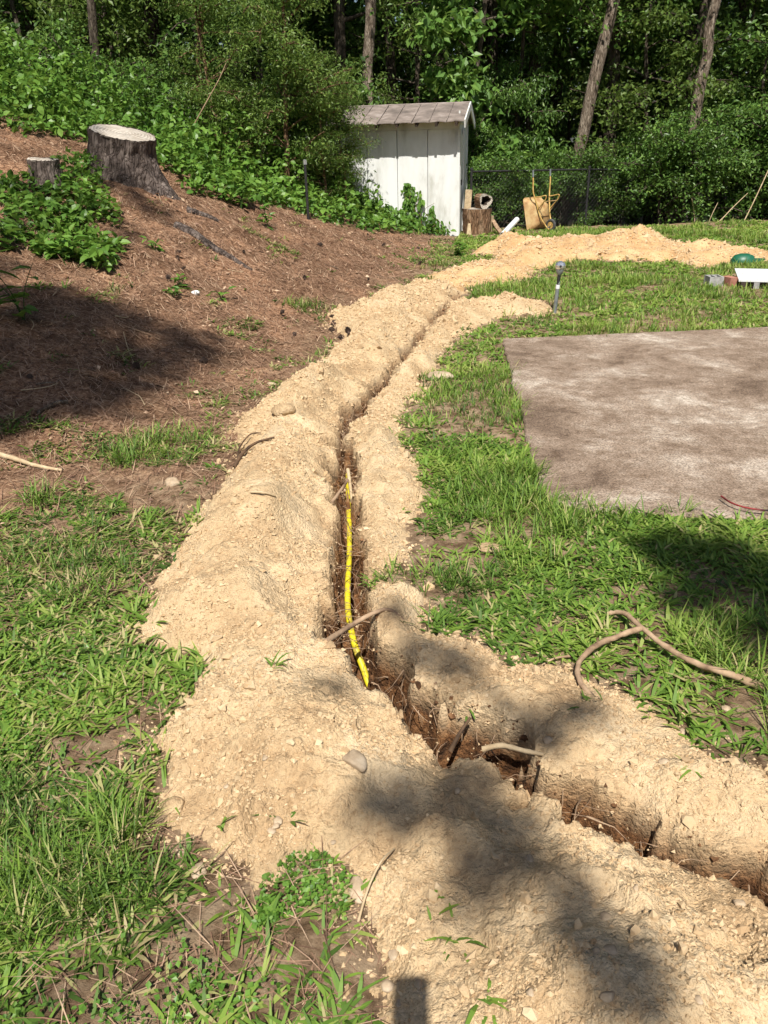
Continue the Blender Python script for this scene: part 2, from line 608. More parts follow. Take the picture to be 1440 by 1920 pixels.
def bark_mat(name, dark, midc, light, scale=6.0):
    mt, nt, b = new_mat(name)
    tc = N(nt, 'ShaderNodeTexCoord')
    mp = N(nt, 'ShaderNodeMapping'); mp.inputs['Scale'].default_value = (1, 1, .22)
    nt.links.new(tc.outputs['Object'], mp.inputs[0])
    vo = N(nt, 'ShaderNodeTexVoronoi', feature='DISTANCE_TO_EDGE'); vo.inputs['Scale'].default_value = scale * 4
    dn = N(nt, 'ShaderNodeTexNoise'); dn.inputs['Scale'].default_value = scale * 2.0; dn.inputs['Detail'].default_value = 5
    nt.links.new(mp.outputs[0], dn.inputs['Vector'])
    vm = N(nt, 'ShaderNodeVectorMath', operation='MULTIPLY_ADD'); vm.inputs[1].default_value = (.16, .16, .16)
    nt.links.new(dn.outputs['Color'], vm.inputs[0]); nt.links.new(mp.outputs[0], vm.inputs[2])
    nt.links.new(vm.outputs[0], vo.inputs['Vector'])
    nz = noise_out(nt, scale * 2.2, 7, .7, stretch=(1, 1, .3))
    c = ramp(nt, nz, [(.36, dark), (.5, midc), (.64, light)])
    crack = ramp(nt, vo.outputs['Distance'], [(0, (.45, .42, .40)), (.06, (.75, .73, .71)), (.25, (1, 1, 1))])
    mu = N(nt, 'ShaderNodeMix', data_type='RGBA', blend_type='MULTIPLY'); mu.inputs[0].default_value = .9
    nt.links.new(c, mu.inputs[6]); nt.links.new(crack, mu.inputs[7])
    nt.links.new(mu.outputs[2], b.inputs['Base Color'])
    b.inputs['Roughness'].default_value = .92; b.inputs['Specular IOR Level'].default_value = .15
    bump(nt, b, crack, .8, .03)
    return mt


M['bark'] = bark_mat('grey_brown_bark', (.10, .075, .055), (.21, .165, .125), (.34, .285, .225))
M['bark_dark'] = bark_mat('dark_bark', (.045, .035, .027), (.10, .08, .06), (.17, .14, .11))
M['bark_stump'] = bark_mat('plated_pine_bark', (.05, .040, .034), (.115, .09, .078), (.23, .19, .165), 5.0)
M['bark_red'] = bark_mat('reddish_bark', (.10, .055, .03), (.22, .13, .075), (.36, .25, .16), 5.0)


def wood_end():
    mt, nt, b = new_mat('cut_wood')
    tc = N(nt, 'ShaderNodeTexCoord')
    wv = N(nt, 'ShaderNodeTexWave', wave_type='RINGS', rings_direction='Z')
    wv.inputs['Scale'].default_value = 9.0; wv.inputs['Distortion'].default_value = 2.5; wv.inputs['Detail'].default_value = 3
    nt.links.new(tc.outputs['Object'], wv.inputs['Vector'])
    c1 = ramp(nt, wv.outputs['Fac'], [(0, (.34, .30, .25)), (1, (.55, .50, .43))])
    c2 = ramp(nt, noise_out(nt, 5.0, 6, .7), [(.35, (.55, .5, .45)), (.6, (1, 1, 1))])
    mu = N(nt, 'ShaderNodeMix', data_type='RGBA', blend_type='MULTIPLY'); mu.inputs[0].default_value = .8
    nt.links.new(c1, mu.inputs[6]); nt.links.new(c2, mu.inputs[7])
    nt.links.new(mu.outputs[2], b.inputs['Base Color'])
    b.inputs['Roughness'].default_value = .85
    bump(nt, b, noise_out(nt, 60, 5, .7), .5, .006)
    return mt


M['wood_end'] = wood_end()
M['white_paint'] = noisy('white_paint', [(.36, (.50, .50, .46)), (.46, (.67, .68, .66)), (.6, (.74, .75, .74))], 2.2, .6, .25, .004, 40, stretch=(1, 1, .35))
M['roof_sheet'] = noisy('weathered_roof_sheet', [(.28, (.10, .085, .075)), (.5, (.20, .165, .145)), (.62, (.27, .225, .20)), (.78, (.40, .37, .35))], 3.5, .7, .4, .006, 30)
M['dark_wood'] = noisy('dark_wood', [(.3, (.03, .022, .017)), (.7, (.09, .065, .05))], 8, .9)
M['root'] = noisy('root_wood', [(.3, (.13, .08, .05)), (.5, (.30, .20, .125)), (.75, (.47, .34, .22))], 14, .9, .5, .004, 60)
M['pale_stick'] = noisy('pale_stick', [(.3, (.32, .23, .13)), (.6, (.55, .43, .27)), (.8, (.66, .56, .38))], 14, .85, .4, .003, 60)
M['dark_root'] = noisy('dark_root', [(.3, (.04, .025, .016)), (.7, (.15, .09, .05))], 20, .9, .4, .003, 60)
M['yellow'] = noisy('yellow_plastic_pipe', [(.38, (.46, .36, .07)), (.47, (.64, .53, .02)), (.60, (.72, .60, .02)), (.68, (.55, .45, .10))], 16, .5, .1, .001, 60, spec=.5)
M['pvc'] = noisy('white_pvc', [(.3, (.66, .67, .68)), (.7, (.80, .81, .82))], 4, .4, .05, .001, 40, spec=.5)
M['black_metal'] = noisy('black_metal', [(.3, (.012, .012, .013)), (.7, (.035, .034, .034))], 20, .45, .1, .001, spec=.5)
M['galv'] = noisy('galvanised_metal', [(.3, (.16, .18, .19)), (.6, (.26, .28, .29)), (.8, (.36, .38, .38))], 14, .5, .1, .001, metal=.4, spec=.5)
M['chrome'] = noisy('shiny_metal', [(.3, (.62, .64, .68)), (.7, (.82, .84, .86))], 30, .22, .2, .001, metal=.85, spec=.6)
M['rust_yellow'] = noisy('rusty_yellow_paint', [(.28, (.20, .085, .035)), (.44, (.37, .22, .095)), (.60, (.48, .34, .16)), (.8, (.52, .42, .25))], 6, .65, .4, .003, 50)
M['yellow_tube'] = noisy('faded_yellow_tube', [(.3, (.30, .16, .05)), (.55, (.56, .38, .12)), (.8, (.62, .48, .22))], 14, .55, .3, .001)
M['rubber'] = noisy('dull_rubber', [(.3, (.03, .03, .03)), (.7, (.09, .088, .085))], 14, .85)
M['stone'] = noisy('pale_stone', [(.36, (.28, .205, .13)), (.5, (.42, .32, .215)), (.66, (.53, .43, .31))], 14, .9, .6, .006, 60)
M['cone'] = noisy('pine_cone', [(.3, (.035, .024, .02)), (.7, (.12, .08, .06))], 30, .9)
M['shingle'] = noisy('grey_shingle', [(.3, (.16, .155, .15)), (.7, (.30, .29, .28))], 18, .9, .4, .01)
M['siding'] = noisy('tan_siding', [(.3, (.25, .22, .18)), (.7, (.34, .30, .25))], 4, .8)
M['green_plastic'] = noisy('dark_green_plastic', [(.3, (.008, .085, .045)), (.7, (.015, .12, .065))], 8, .45, .1, .001, spec=.5)
M['clay'] = noisy('red_clay', [(.36, (.06, .030, .015)), (.5, (.14, .068, .030)), (.66, (.25, .135, .065))], 18, .95, .8, .008, 60)
M['brick_red'] = noisy('red_brick', [(.3, (.30, .12, .08)), (.7, (.45, .22, .16))], 20, .9, .5, .004)
M['grey_block'] = noisy('grey_block', [(.3, (.22, .22, .21)), (.7, (.42, .41, .39))], 20, .9, .5, .004)
M['red_cable'] = noisy('red_black_cable', [(.4, (.015, .012, .012)), (.6, (.25, .03, .03))], 6, .5, .0)

# concrete: grey-brown, bleached blotches, dirt, fine aggregate
mt, nt, b = new_mat('old_concrete')
c1 = ramp(nt, noise_out(nt, 1.6, 9, .74, dist=.4), [(.37, (.14, .10, .072)), (.46, (.23, .172, .128)), (.54, (.285, .225, .175)), (.65, (.47, .41, .345))])
c2 = ramp(nt, noise_out(nt, 90.0, 3, .7), [(.36, (.50, .47, .44)), (.5, (1, 1, 1)), (.64, (1.4, 1.38, 1.34))])
c3 = ramp(nt, noise_out(nt, 14.0, 7, .75), [(.38, (.74, .70, .66)), (.5, (1, 1, 1)), (.62, (1.18, 1.18, 1.18))])
m1 = N(nt, 'ShaderNodeMix', data_type='RGBA', blend_type='MULTIPLY'); m1.inputs[0].default_value = 1
m2 = N(nt, 'ShaderNodeMix', data_type='RGBA', blend_type='MULTIPLY'); m2.inputs[0].default_value = 1
nt.links.new(c1, m1.inputs[6]); nt.links.new(c2, m1.inputs[7])
nt.links.new(m1.outputs[2], m2.inputs[6]); nt.links.new(c3, m2.inputs[7])
nt.links.new(m2.outputs[2], b.inputs['Base Color'])
b.inputs['Roughness'].default_value = .9; b.inputs['Specular IOR Level'].default_value = .2
bump(nt, b, noise_out(nt, 130.0, 5, .7), .6, .004)
M['concrete'] = mt

# ------------------------------------------------------------------ the ground
NR, NC = 740, 340
D = 1.7 * np.exp(np.linspace(0, math.log(18.2 / 1.7), NR))
U = np.linspace(-0.66, 0.66, NC)
GY = np.repeat((D - 1.4)[:, None], NC, 1)
GX = D[:, None] * U[None, :] + np.sign(U) * (np.abs(U) / .66) ** 4 * 1.3
GZ, REG, MD, PD, GZ0 = terrain(GX, GY)
BD = bank_d(GX, GY)
pn = fbm(GX, GY, 1.6, 3, off=70.0)
pn2 = fbm(GX, GY, 5.0, 3, off=73.0)
TD, _ = seg_dist(GX, GY, TR, False)
# left of the trench: how much of the ground is litter
side = sstep(0.25, -0.25, GX - np.interp(GY, TR[::-1, 1], TR[::-1, 0]))
STRAW = sstep(-0.95, 0.25, BD + 0.35 * pn)
STRAW = np.maximum(STRAW, sstep(2.9, 4.3, GY + 0.5 * pn) * sstep(-.2, -.9, GX) * .8 * (BD > -1.6))
STRAW *= sstep(16.5, 14.5, GY) * (GX < np.interp(GY, [0, 9, 12, 15.5], [0.2, .6, 1.15, 1.5]))
GRASS = np.ones_like(GX)
left = GX < np.interp(GY, [1.2, 2.2, 5.5, 9, 11, 15.5], [.6, -.1, -.2, .7, 1.2, 1.45])
near = sstep(3.6, 2.2, GY + .7 * pn)
gl = near * (.10 + .90 * sstep(-.42, .10, pn + .8 * pn2)) + (1 - near) * sstep(-.15, .40, pn + .8 * pn2 - .45 * sstep(-.6, .8, BD)) * .75
gl = gl * (1 - .93 * sstep(-.35, .5, BD))
gl = np.maximum(gl, .75 * sstep(.62, .80, pn + .25 * pn2) * (BD < 2.5) * (GY < 12))
GRASS = np.where(left, gl, .22 + .78 * sstep(-.75, -.25, pn + .5 * pn2))
GRASS = GRASS * sstep(.05, -.13, MD + .06 * pn2)
GRASS = np.where(PD > .02 + .05 * pn2, 0, GRASS)
GRASS *= sstep(.10, .22, TD)
GRASS = np.where((GY > 15.3) & (GX > 1.0), GRASS * sstep(17, 16, GY + .6 * pn), GRASS)
rub = poly_px([(760, 990), (830, 1000), (900, 1040), (830, 1080), (790, 1120), (760, 1090)])
GRASS *= np.where(poly_sd(GX, GY, rub) > -.05 + .08 * pn2, .25, 1)

idx = np.arange(NR * NC).reshape(NR, NC)
Q = np.stack([idx[:-1, :-1], idx[:-1, 1:], idx[1:, 1:], idx[1:, :-1]], -1).reshape(-1, 4)
FR = REG[:-1, :-1].ravel()
GV = np.stack([GX, GY, GZ], -1).reshape(-1, 3)
DEPTH = (GZ0 - GZ).ravel()


def sub_mesh(name, faces, mat, attrs, smooth=True):
    u, inv = np.unique(faces, return_inverse=True)
    return mesh_np(name, GV[u], inv.reshape(faces.shape), mat, smooth, {k: v[u] for k, v in attrs.items()})


lawn = link('lawn', sub_mesh('lawn', Q[(FR == 0)], M['ground'], {'straw': STRAW.ravel()}))
tag(lawn, 'yard soil and brown pine straw between the grass', kind='structure')
trench = link('trench', sub_mesh('trench', Q[FR == 3], M['soil'], {'depth': DEPTH}))
tag(trench, 'narrow open trench with dark red clay walls', kind='structure')
o = link('dirt_mound', sub_mesh('dirt_mound', Q[FR == 1], M['soil'], {'depth': DEPTH}))
tag(o, 'long tan heap of dug soil along the near side of the trench', 'dirt mound')
o = link('dirt_mound', sub_mesh('dirt_mound', Q[FR == 2], M['soil'], {'depth': DEPTH}))
tag(o, 'low strip of tan soil between the trench and the green lawn', 'dirt mound')
o = link('dirt_mound', sub_mesh('dirt_mound', Q[FR == 4], M['soil_far'], {'depth': DEPTH}))
tag(o, 'far row of orange soil humps across the lawn before the fence', 'dirt mound')

# far ground, a coarser sheet to the horizon
ax = np.unique(np.concatenate([np.linspace(-300, -40, 14), np.arange(-40, 40, 0.8), np.linspace(40, 300, 14)]))
ay = np.unique(np.concatenate([np.linspace(-120, -20, 8), np.arange(-20, 60, 0.8), np.linspace(60, 500, 16)]))
XX, YY = np.meshgrid(ax, ay)
ZZ = base(XX, YY) - 0.06
inn = (YY > 0) & (YY < 16.4) & (np.abs(XX) < .62 * (YY + 1.4))
ZZ = np.where(inn, ZZ - .7, ZZ)
ii = np.arange(XX.size).reshape(XX.shape)
FQ = np.stack([ii[:-1, :-1], ii[:-1, 1:], ii[1:, 1:], ii[1:, :-1]], -1).reshape(-1, 4)
o = link('ground', mesh_np('ground', np.stack([XX, YY, ZZ], -1).reshape(-1, 3), FQ, M['forest'], True))
tag(o, 'leaf-littered ground running back under the trees', kind='structure')

# ------------------------------------------------------------------ concrete patio slab
def patio():
    P = []
    k = len(PATIO)
    for i in range(k):
        a, b_ = PATIO[i], PATIO[(i + 1) % k]
        n = max(2, int(np.hypot(*(b_ - a)) / .08))
        for j in range(n):
            P.append(a + (b_ - a) * j / n)
    P = np.array(P)
    c = P.mean(0)
    nrm = (c - P) / np.linalg.norm(c - P, axis=1)[:, None]
    P = P + nrm * (0.012 * fbm(P[:, 0], P[:, 1], 9, 3))[:, None]
    n = len(P)
    z = 0.035
    top_in = np.c_[P + nrm * .012, np.full(n, z)]
    top = np.c_[P, np.full(n, z - .010)]
    bot = np.c_[P, np.full(n, -.12)]
    V = np.vstack([top_in, top, bot])
    j = np.arange(n); j2 = (j + 1) % n
    F4 = np.concatenate([np.stack([j + n, j2 + n, j2, j], 1), np.stack([j + 2 * n, j2 + 2 * n, j2 + n, j + n], 1)])
    me = bpy.data.meshes.new('patio')
    me.from_pydata(V.tolist(), [], [list(map(int, f)) for f in F4] + [list(range(n))])
    me.materials.append(M['concrete'])
    return link('patio', me)


tag(patio(), 'stained grey-brown concrete slab set in the lawn', kind='structure')

# ------------------------------------------------------------------ scattering on the ground
FA = np.abs((GX[:-1, 1:] - GX[:-1, :-1]) * (GY[1:, :-1] - GY[:-1, :-1]))
FCX = (GX[:-1, :-1] + GX[1:, 1:]) / 2; FCY = (GY[:-1, :-1] + GY[1:, 1:]) / 2


def pick(mask, n, power, rng):
    w = np.maximum(mask[:-1, :-1], 0) * FA ** power
    # only where a camera near the photograph's could look
    w = w * (np.abs(FCX) < 0.60 * (FCY + 1.0) + .9) * (FCY > 0.45)
    w = w.ravel(); c = np.cumsum(w); c /= c[-1]
    k = np.searchsorted(c, rng.random(n))
    k = np.clip(k, 0, len(w) - 1)
    r, q = np.divmod(k, NC - 1)
    u = rng.random(n); v = rng.random(n)

    def lerp(G):
        return (G[r, q] * (1 - u) + G[r, q + 1] * u) * (1 - v) + (G[r + 1, q] * (1 - u) + G[r + 1, q + 1] * u) * v
    return np.stack([lerp(GX), lerp(GY), lerp(GZ)], -1), r, q


def blades(P, az, tilt, bend, L, W, rnd, segs=3):
    """grass blades as bent tapering strips"""
    n = len(P)
    d = np.stack([np.cos(az), np.sin(az), np.zeros(n)], -1)
    s = np.stack([-np.sin(az), np.cos(az), np.zeros(n)], -1)
    pts = [P]
    cur = P.copy(); ang = tilt.copy()
    for i in range(segs):
        step = (L / segs)[:, None]
        cur = cur + step * (np.cos(ang)[:, None] * d + np.sin(ang)[:, None] * np.array([0, 0, 1.0]))
        pts.append(cur)
        ang = ang - bend / segs
    prof = [.55, 1.0, .75, 0][:segs] if segs == 3 else [.8, .9]
    rows = []
    for i in range(segs):
        w = (W * prof[i] / 2)[:, None]
        rows += [pts[i] + s * w, pts[i] - s * w]
    rows.append(pts[segs])
    V = np.stack(rows, 1)
    k = V.shape[1]
    F = []
    for i in range(segs - 1):
        F += [[2 * i, 2 * i + 1, 2 * i + 3], [2 * i, 2 * i + 3, 2 * i + 2]]
    F.append([2 * (segs - 1), 2 * (segs - 1) + 1, k - 1])
    FF = (np.arange(n)[:, None, None] * k + np.array(F)[None]).reshape(-1, 3)
    return V.reshape(-1, 3), FF, np.repeat(rnd, k)


def grass_part(seed, nt_, per, zone, power, segs, power2=1.0):
    rng = np.random.default_rng(seed)
    n = nt_ * per
    C, r, q = pick(GRASS * zone, nt_, power, rng)
    gd = C[:, 1]
    right = C[:, 0] > np.interp(C[:, 1], [1.2, 2.2, 5.5, 9, 11, 15.5], [.6, -.1, -.2, .7, 1.2, 1.45])
    tuft = fbm(C[:, 0], C[:, 1], 3.0, 3, off=81.0)
    fine = (fbm(C[:, 0], C[:, 1], 1.4, 2, off=95.0) + .30 * right * (gd > 3.2) + .15 * rng.standard_normal(nt_) - .25 * (~right)) > .46     # finer, taller grass patches
    size = rng.uniform(.65, 1.3, nt_) * (1 + .30 * np.clip(tuft, -1, 1)) * np.where(fine, 1.25, 1.0)
    low = rng.uniform(0, 1, nt_)
    lean = rng.uniform(0, 2 * math.pi, nt_)
    dead = rng.random(nt_) < np.where(left[r, q], np.where(gd > 2.2, .20, .12), .05)
    tone = .46 + .20 * rng.standard_normal(nt_) + .26 * tuft + .14 * right * sstep(3.2, 7, gd) - .10 * (left[r, q])
    E = lambda v: np.repeat(v, per)
    az = np.tile(np.arange(per) / per * 2 * math.pi, nt_) + rng.normal(0, .5, n) + E(rng.uniform(0, 6.28, nt_))
    az = az + .9 * np.sin(E(lean) - az) * E(rng.uniform(0, 1, nt_))
    off = rng.uniform(.0, .022, n) * E(np.interp(gd, [2, 8], [1, 2.5]))
    P = E2 = np.repeat(C, per, 0) + np.c_[off * np.cos(az), off * np.sin(az), np.full(n, -.004)]
    L = rng.uniform(.025, .080, n) * E(size) * np.where(E(fine), 1.3, 1.0)
    W = rng.uniform(.0065, .0135, n) * E(np.where(fine, .48, 1.0)) * E(np.interp(gd, [1, 2, 5, 10, 16], [.9, 1, 1.2, 2.0, 2.6]))
    tilt = np.where(E(fine), rng.uniform(.55, 1.35, n), rng.uniform(.0, .65, n) + .30 * E(low))
    bend = rng.uniform(.1, 1.3, n)
    rnd = np.clip(E(tone) + .10 * rng.standard_normal(n), 0, .93)
    rnd = np.where(E(dead) | (rng.random(n) < .03), rng.uniform(.95, 1, n), rnd)
    return blades(P, az, tilt, bend, L, W, rnd, segs)


def make_grass():
    VS, FS, AS, n0 = [], [], [], 0
    for args in ((21, 17500, 7, sstep(4.6, 4.3, GY), .62, 3), (22, 19500, 7, sstep(4.3, 4.6, GY), .85, 2)):
        V, F, A = grass_part(*args)
        VS.append(V); FS.append(F + n0); AS.append(A); n0 += len(V)
    o = link('grass', mesh_np('grass', np.concatenate(VS), np.concatenate(FS), M['grass'], False, {'rnd': np.concatenate(AS)}))
    tag(o, 'green crabgrass and lawn grass blades', 'grass', kind='stuff')


make_grass()


def make_straw():
    rng = np.random.default_rng(22)
    n = 62000
    P, r, q = pick(np.where((REG == 0) & (PD < -.03), np.clip(STRAW + .45 * left, 0, 1), 0) * (1 - .4 * GRASS), n, .55, rng)
    L = rng.uniform(.06, .17, n)
    W = rng.uniform(.0016, .0032, n) * np.interp(P[:, 1], [2, 5, 10, 15], [1, 1.6, 2.6, 3.2])
    az = rng.uniform(0, 2 * math.pi, n)
    tilt = rng.normal(.06, .16, n)
    bend = rng.normal(.1, .35, n)
    P[:, 2] += rng.uniform(0, .018, n)
    # follow the slope
    slope = (base(P[:, 0] + .1 * np.cos(az), P[:, 1] + .1 * np.sin(az)) - base(P[:, 0], P[:, 1])) / .1
    V, F, A = blades(P, az, tilt + np.arctan(slope), bend, L, W, np.clip(rng.normal(.5, .25, n), 0, 1), 2)
    o = link('pine_straw', mesh_np('pine_straw', V, F, M['straw'], False, {'rnd': A}))
    tag(o, 'brown pine straw needles littering the bank', 'pine straw', kind='stuff')


def make_flakes():
    rng = np.random.default_rng(24)
    n = 5000
    P, r, q = pick(np.where((REG == 0) & (PD < -.03), STRAW, 0), n, .62, rng)
    P[:, 2] += rng.uniform(.004, .02, n)
    A, NN = frames(n, rng, 1.5)
    A[:, 2] *= .3; A /= np.linalg.norm(A, axis=1)[:, None]
    L = rng.uniform(.012, .045, n) * np.interp(P[:, 1], [3, 10], [.8, 1.5])
    V, F, R = leaves(P, A, NN, L, L * rng.uniform(.25, .8, n), np.clip(rng.normal(.6, .35, n), 0, 1))
    o = link('dry_leaf_litter', mesh_np('dry_leaf_litter', V, F, M['straw'], False, {'rnd': R}))
    tag(o, 'dry leaf and bark flakes scattered on the bank', 'leaf litter', kind='stuff')


make_straw()
make_flakes()

_t = (1 + 5 ** .5) / 2
ICO = np.array([[-1, _t, 0], [1, _t, 0], [-1, -_t, 0], [1, -_t, 0], [0, -1, _t], [0, 1, _t], [0, -1, -_t], [0, 1, -_t], [_t, 0, -1], [_t, 0, 1], [-_t, 0, -1], [-_t, 0, 1]]) / math.sqrt(1 + _t * _t)
ICF = np.array([[0, 11, 5], [0, 5, 1], [0, 1, 7], [0, 7, 10], [0, 10, 11], [1, 5, 9], [5, 11, 4], [11, 10, 2], [10, 7, 6], [7, 1, 8], [3, 9, 4], [3, 4, 2], [3, 2, 6], [3, 6, 8], [3, 8, 9], [4, 9, 5], [2, 4, 11], [6, 2, 10], [8, 6, 7], [9, 8, 1]])


OCT = np.array([[1, 0, 0], [-1, 0, 0], [0, 1, 0], [0, -1, 0], [0, 0, 1], [0, 0, -1]], float)
OCF = np.array([[0, 2, 4], [2, 1, 4], [1, 3, 4], [3, 0, 4], [2, 0, 5], [1, 2, 5], [3, 1, 5], [0, 3, 5]])


def make_clods():
    rng = np.random.default_rng(23)
    mask = np.where((REG == 1) | (REG == 2), 1.0, np.where(REG == 4, .6, np.where(REG == 3, .5, 0)))
    mask = np.where((REG == 0) & (MD > -.12), .6 * (1 + MD / .12), mask)
    clump = sstep(-.5, .6, fbm(GX, GY, 4.0, 3, off=101.0))
    VS, F, AS, base_i = [], [], [], 0
    for n, T, TF, lo, hi, alpha in ((50000, OCT, OCF, .0024, .0070, 2.2), (1300, ICO, ICF, .006, .015, 2.8)):
        P, r, q = pick(mask * (.15 + clump), n, .42 if n > 9000 else .5, rng)
        grow = np.interp(P[:, 1], [1, 3, 8, 14], [.9, 1.25, 2.1, 3.2])
        s = np.minimum(lo * (rng.pareto(alpha, n) + 1), hi) * grow
        k = len(T)
        ang = rng.uniform(0, 2 * math.pi, n)
        sc = rng.uniform(.6, 1.35, (n, 3)) * s[:, None]
        V = (T[None] * (1 + .25 * rng.standard_normal((n, k, 1))) + .16 * rng.standard_normal((n, k, 3))) * sc[:, None, :]
        ca, sa = np.cos(ang)[:, None], np.sin(ang)[:, None]
        X = V[..., 0] * ca - V[..., 1] * sa; Y = V[..., 0] * sa + V[..., 1] * ca
        V = np.stack([X, Y, V[..., 2]], -1) + P[:, None, :]
        V[..., 2] += (s * .25)[:, None]
        F.append((np.arange(n)[:, None, None] * k + TF[None]).reshape(-1, 3) + base_i)
        VS.append(V.reshape(-1, 3)); AS.append(np.repeat(np.clip(rng.normal(.45, .2, n), 0, 1), k))
        base_i += n * k
    o = link('soil_clods', mesh_np('soil_clods', np.concatenate(VS), np.concatenate(F), M['clod'], False, {'rnd': np.concatenate(AS)}))
    tag(o, 'crumbs and small clods of tan soil strewn over the mounds', 'soil crumbs', kind='stuff')


make_clods()


# ------------------------------------------------------------------ the white shed
def shed():
    A = gp(858, 443)
    ax_, ay_ = A[0], A[1]
    L, Dp, zb = 2.55, 1.9, float(base(ax_, ay_)) - .02
    root = empty('shed', (ax_, ay_, zb), math.radians(-10.5))
    tag(root, 'small white vertical-board shed with weathered sheet roof and vines on its wall', 'shed')
    eave = 2.02
    # core body (set back behind the cladding), gable prism
    a = Acc()
    rise, over, ov_g = .235, .36, .12
    hy = Dp / 2
    V = [[-L, .05, 0], [-.02, .05, 0], [-.02, Dp, 0], [-L, Dp, 0], [-L, .05, eave], [-.02, .05, eave], [-.02, Dp, eave], [-L, Dp, eave], [-L, hy, eave + rise - .02], [-.02, hy, eave + rise - .02]]
    a.add(V, [[0, 1, 5, 4], [1, 2, 6, 5], [2, 3, 7, 6], [3, 0, 4, 7], [4, 5, 9, 8], [6, 7, 8, 9]])
    a.add(V, [[5, 6, 9], [7, 4, 8]])
    a.obj('wall', M['white_paint'], root)
    # vertical boards of the long wall with recessed joints
    wdt = L / 9
    for i in range(9):
        a = Acc()
        jit = random.uniform(-.003, .003)
        a.box((-L + (i + .5) * wdt, .016 + jit, (eave - .16) / 2 + .0), (wdt - .011, .060, eave - .17))
        a.obj('wall_board', M['white_paint'], root)
        if i % 2 == 0 and i:
            a = Acc(); a.box((-L + i * wdt, -.014, (eave - .16) / 2), (.022, .012, eave - .175)); a.obj('batten', M['white_paint'], root)
    a = Acc(); a.box((-L / 2, -.014, eave - .085), (L + .02, .05, .15)); a.obj('frieze_board', M['white_paint'], root)
    # gable end: corner boards, door and lintel
    a = Acc(); a.box((.0, .0, (eave - .17) / 2), (.05, .075, eave - .18)); a.obj('corner_board', M['white_paint'], root)
    a = Acc(); a.box((.0, Dp, eave / 2), (.05, .075, eave)); a.obj('corner_board', M['white_paint'], root)
    d = Acc(); d.box((-.005, .55, .90), (.02, .75, 1.74)); d = d.obj('door', M['white_paint'], root)
    a = Acc(); a.box((.03, .27, .95), (.03, .03, .10)); a.obj('handle', M['black_metal'], d)
    a = Acc(); a.box((.012, .14, .92), (.03, .07, 1.84)); a.obj('door_frame', M['white_paint'], root)
    a = Acc(); a.box((.012, .97, .92), (.03, .07, 1.84)); a.obj('door_frame', M['white_paint'], root)
    a = Acc(); a.box((.0, 1.25, .95), (.02, .42, 1.85)); a.obj('wall_board', M['white_paint'], root)
    a = Acc(); a.box((.0, hy, eave + .03), (.03, Dp - .2, .20)); a.obj('gable_board', M['white_paint'], root)
    # roof sheets, each its own slightly warped piece with a raised seam
    n = 9
    x0, x1 = -L - ov_g, ov_g
    sw = (x1 - x0) / n
    k = rise / hy
    for side_ in (0, 1):
        for i in range(n):
            a = Acc()
            nx, ny = 4, 3
            g = []
            e0 = -over - random.uniform(0, .025)
            for iy in range(ny + 1):
                for ix in range(nx + 1):
                    xx = x0 + i * sw + .004 + (sw - .008) * ix / nx
                    yy = e0 + (hy - e0) * iy / ny
                    zz = eave + .05 + (yy) * k + .012 * math.sin(ix / nx * math.pi) * (1 - .4 * iy / ny) + random.uniform(-.004, .004)
                    if iy == 0: zz -= random.uniform(0, .012)
                    if side_: yy = Dp - yy
                    g.append([xx, yy, zz])
            V = np.array(g); V2 = V.copy(); V2[:, 2] -= .012
            id_ = np.arange((nx + 1) * (ny + 1)).reshape(ny + 1, nx + 1)
            F = np.stack([id_[:-1, :-1], id_[:-1, 1:], id_[1:, 1:], id_[1:, :-1]], -1).reshape(-1, 4)
            m_ = len(V)
            ed = list(id_[0]) + list(id_[1:, -1]) + list(id_[-1, :-1][::-1]) + list(id_[1:-1, 0][::-1])
            S = [[ed[q], ed[(q + 1) % len(ed)], ed[(q + 1) % len(ed)] + m_, ed[q] + m_] for q in range(len(ed))]
            a.add(np.vstack([V, V2]), np.vstack([F, F[:, ::-1] + m_, np.array(S)]))
            p = a.obj('roof_sheet', M['roof_sheet'], root)
            if not side_ and i:
                b_ = Acc()
                xs = x0 + i * sw
                b_.tube([[xs, -over - .01, eave + .058 - over * k], [xs, hy, eave + .062 + hy * k]], .011, 5)
                b_.obj('seam', M['roof_sheet'], p)
    a = Acc(); a.tube([[x0, hy, eave + .05 + rise], [x1, hy, eave + .05 + rise]], .02, 6); a.obj('ridge_cap', M['roof_sheet'], root)
    for i in range(8):
        a = Acc()
        xx = x0 + .16 + i * (x1 - x0 - .3) / 7
        ang = math.atan(k)
        R = np.array([[1, 0, 0], [0, math.cos(ang), -math.sin(ang)], [0, math.sin(ang), math.cos(ang)]])
        a.box((xx, -over / 2 - .01, eave - .0 - over * k / 2), (.045, over - .02, .075), R)
        a.obj('rafter_tail', M['dark_wood'], root)
    for sgn in (0, 1):      # barge boards on the gable, one per slope
        a = Acc()
        ang = math.atan(k) * (1 if not sgn else -1)
        R = np.array([[1, 0, 0], [0, math.cos(ang), -math.sin(ang)], [0, math.sin(ang), math.cos(ang)]])
        half = (hy + over) / math.cos(ang)
        cy = (hy - over) / 2 if not sgn else Dp - (hy - over) / 2
        a.box((x1 + .012, cy, eave + .0 + ((hy - over) / 2) * k), (.024, half + .02, .13), R)
        a.obj('barge_board', M['white_paint'], root)
    return root, zb


SHED, SHED_Z = shed()
SX, SY = SHED.location.x, SHED.location.y


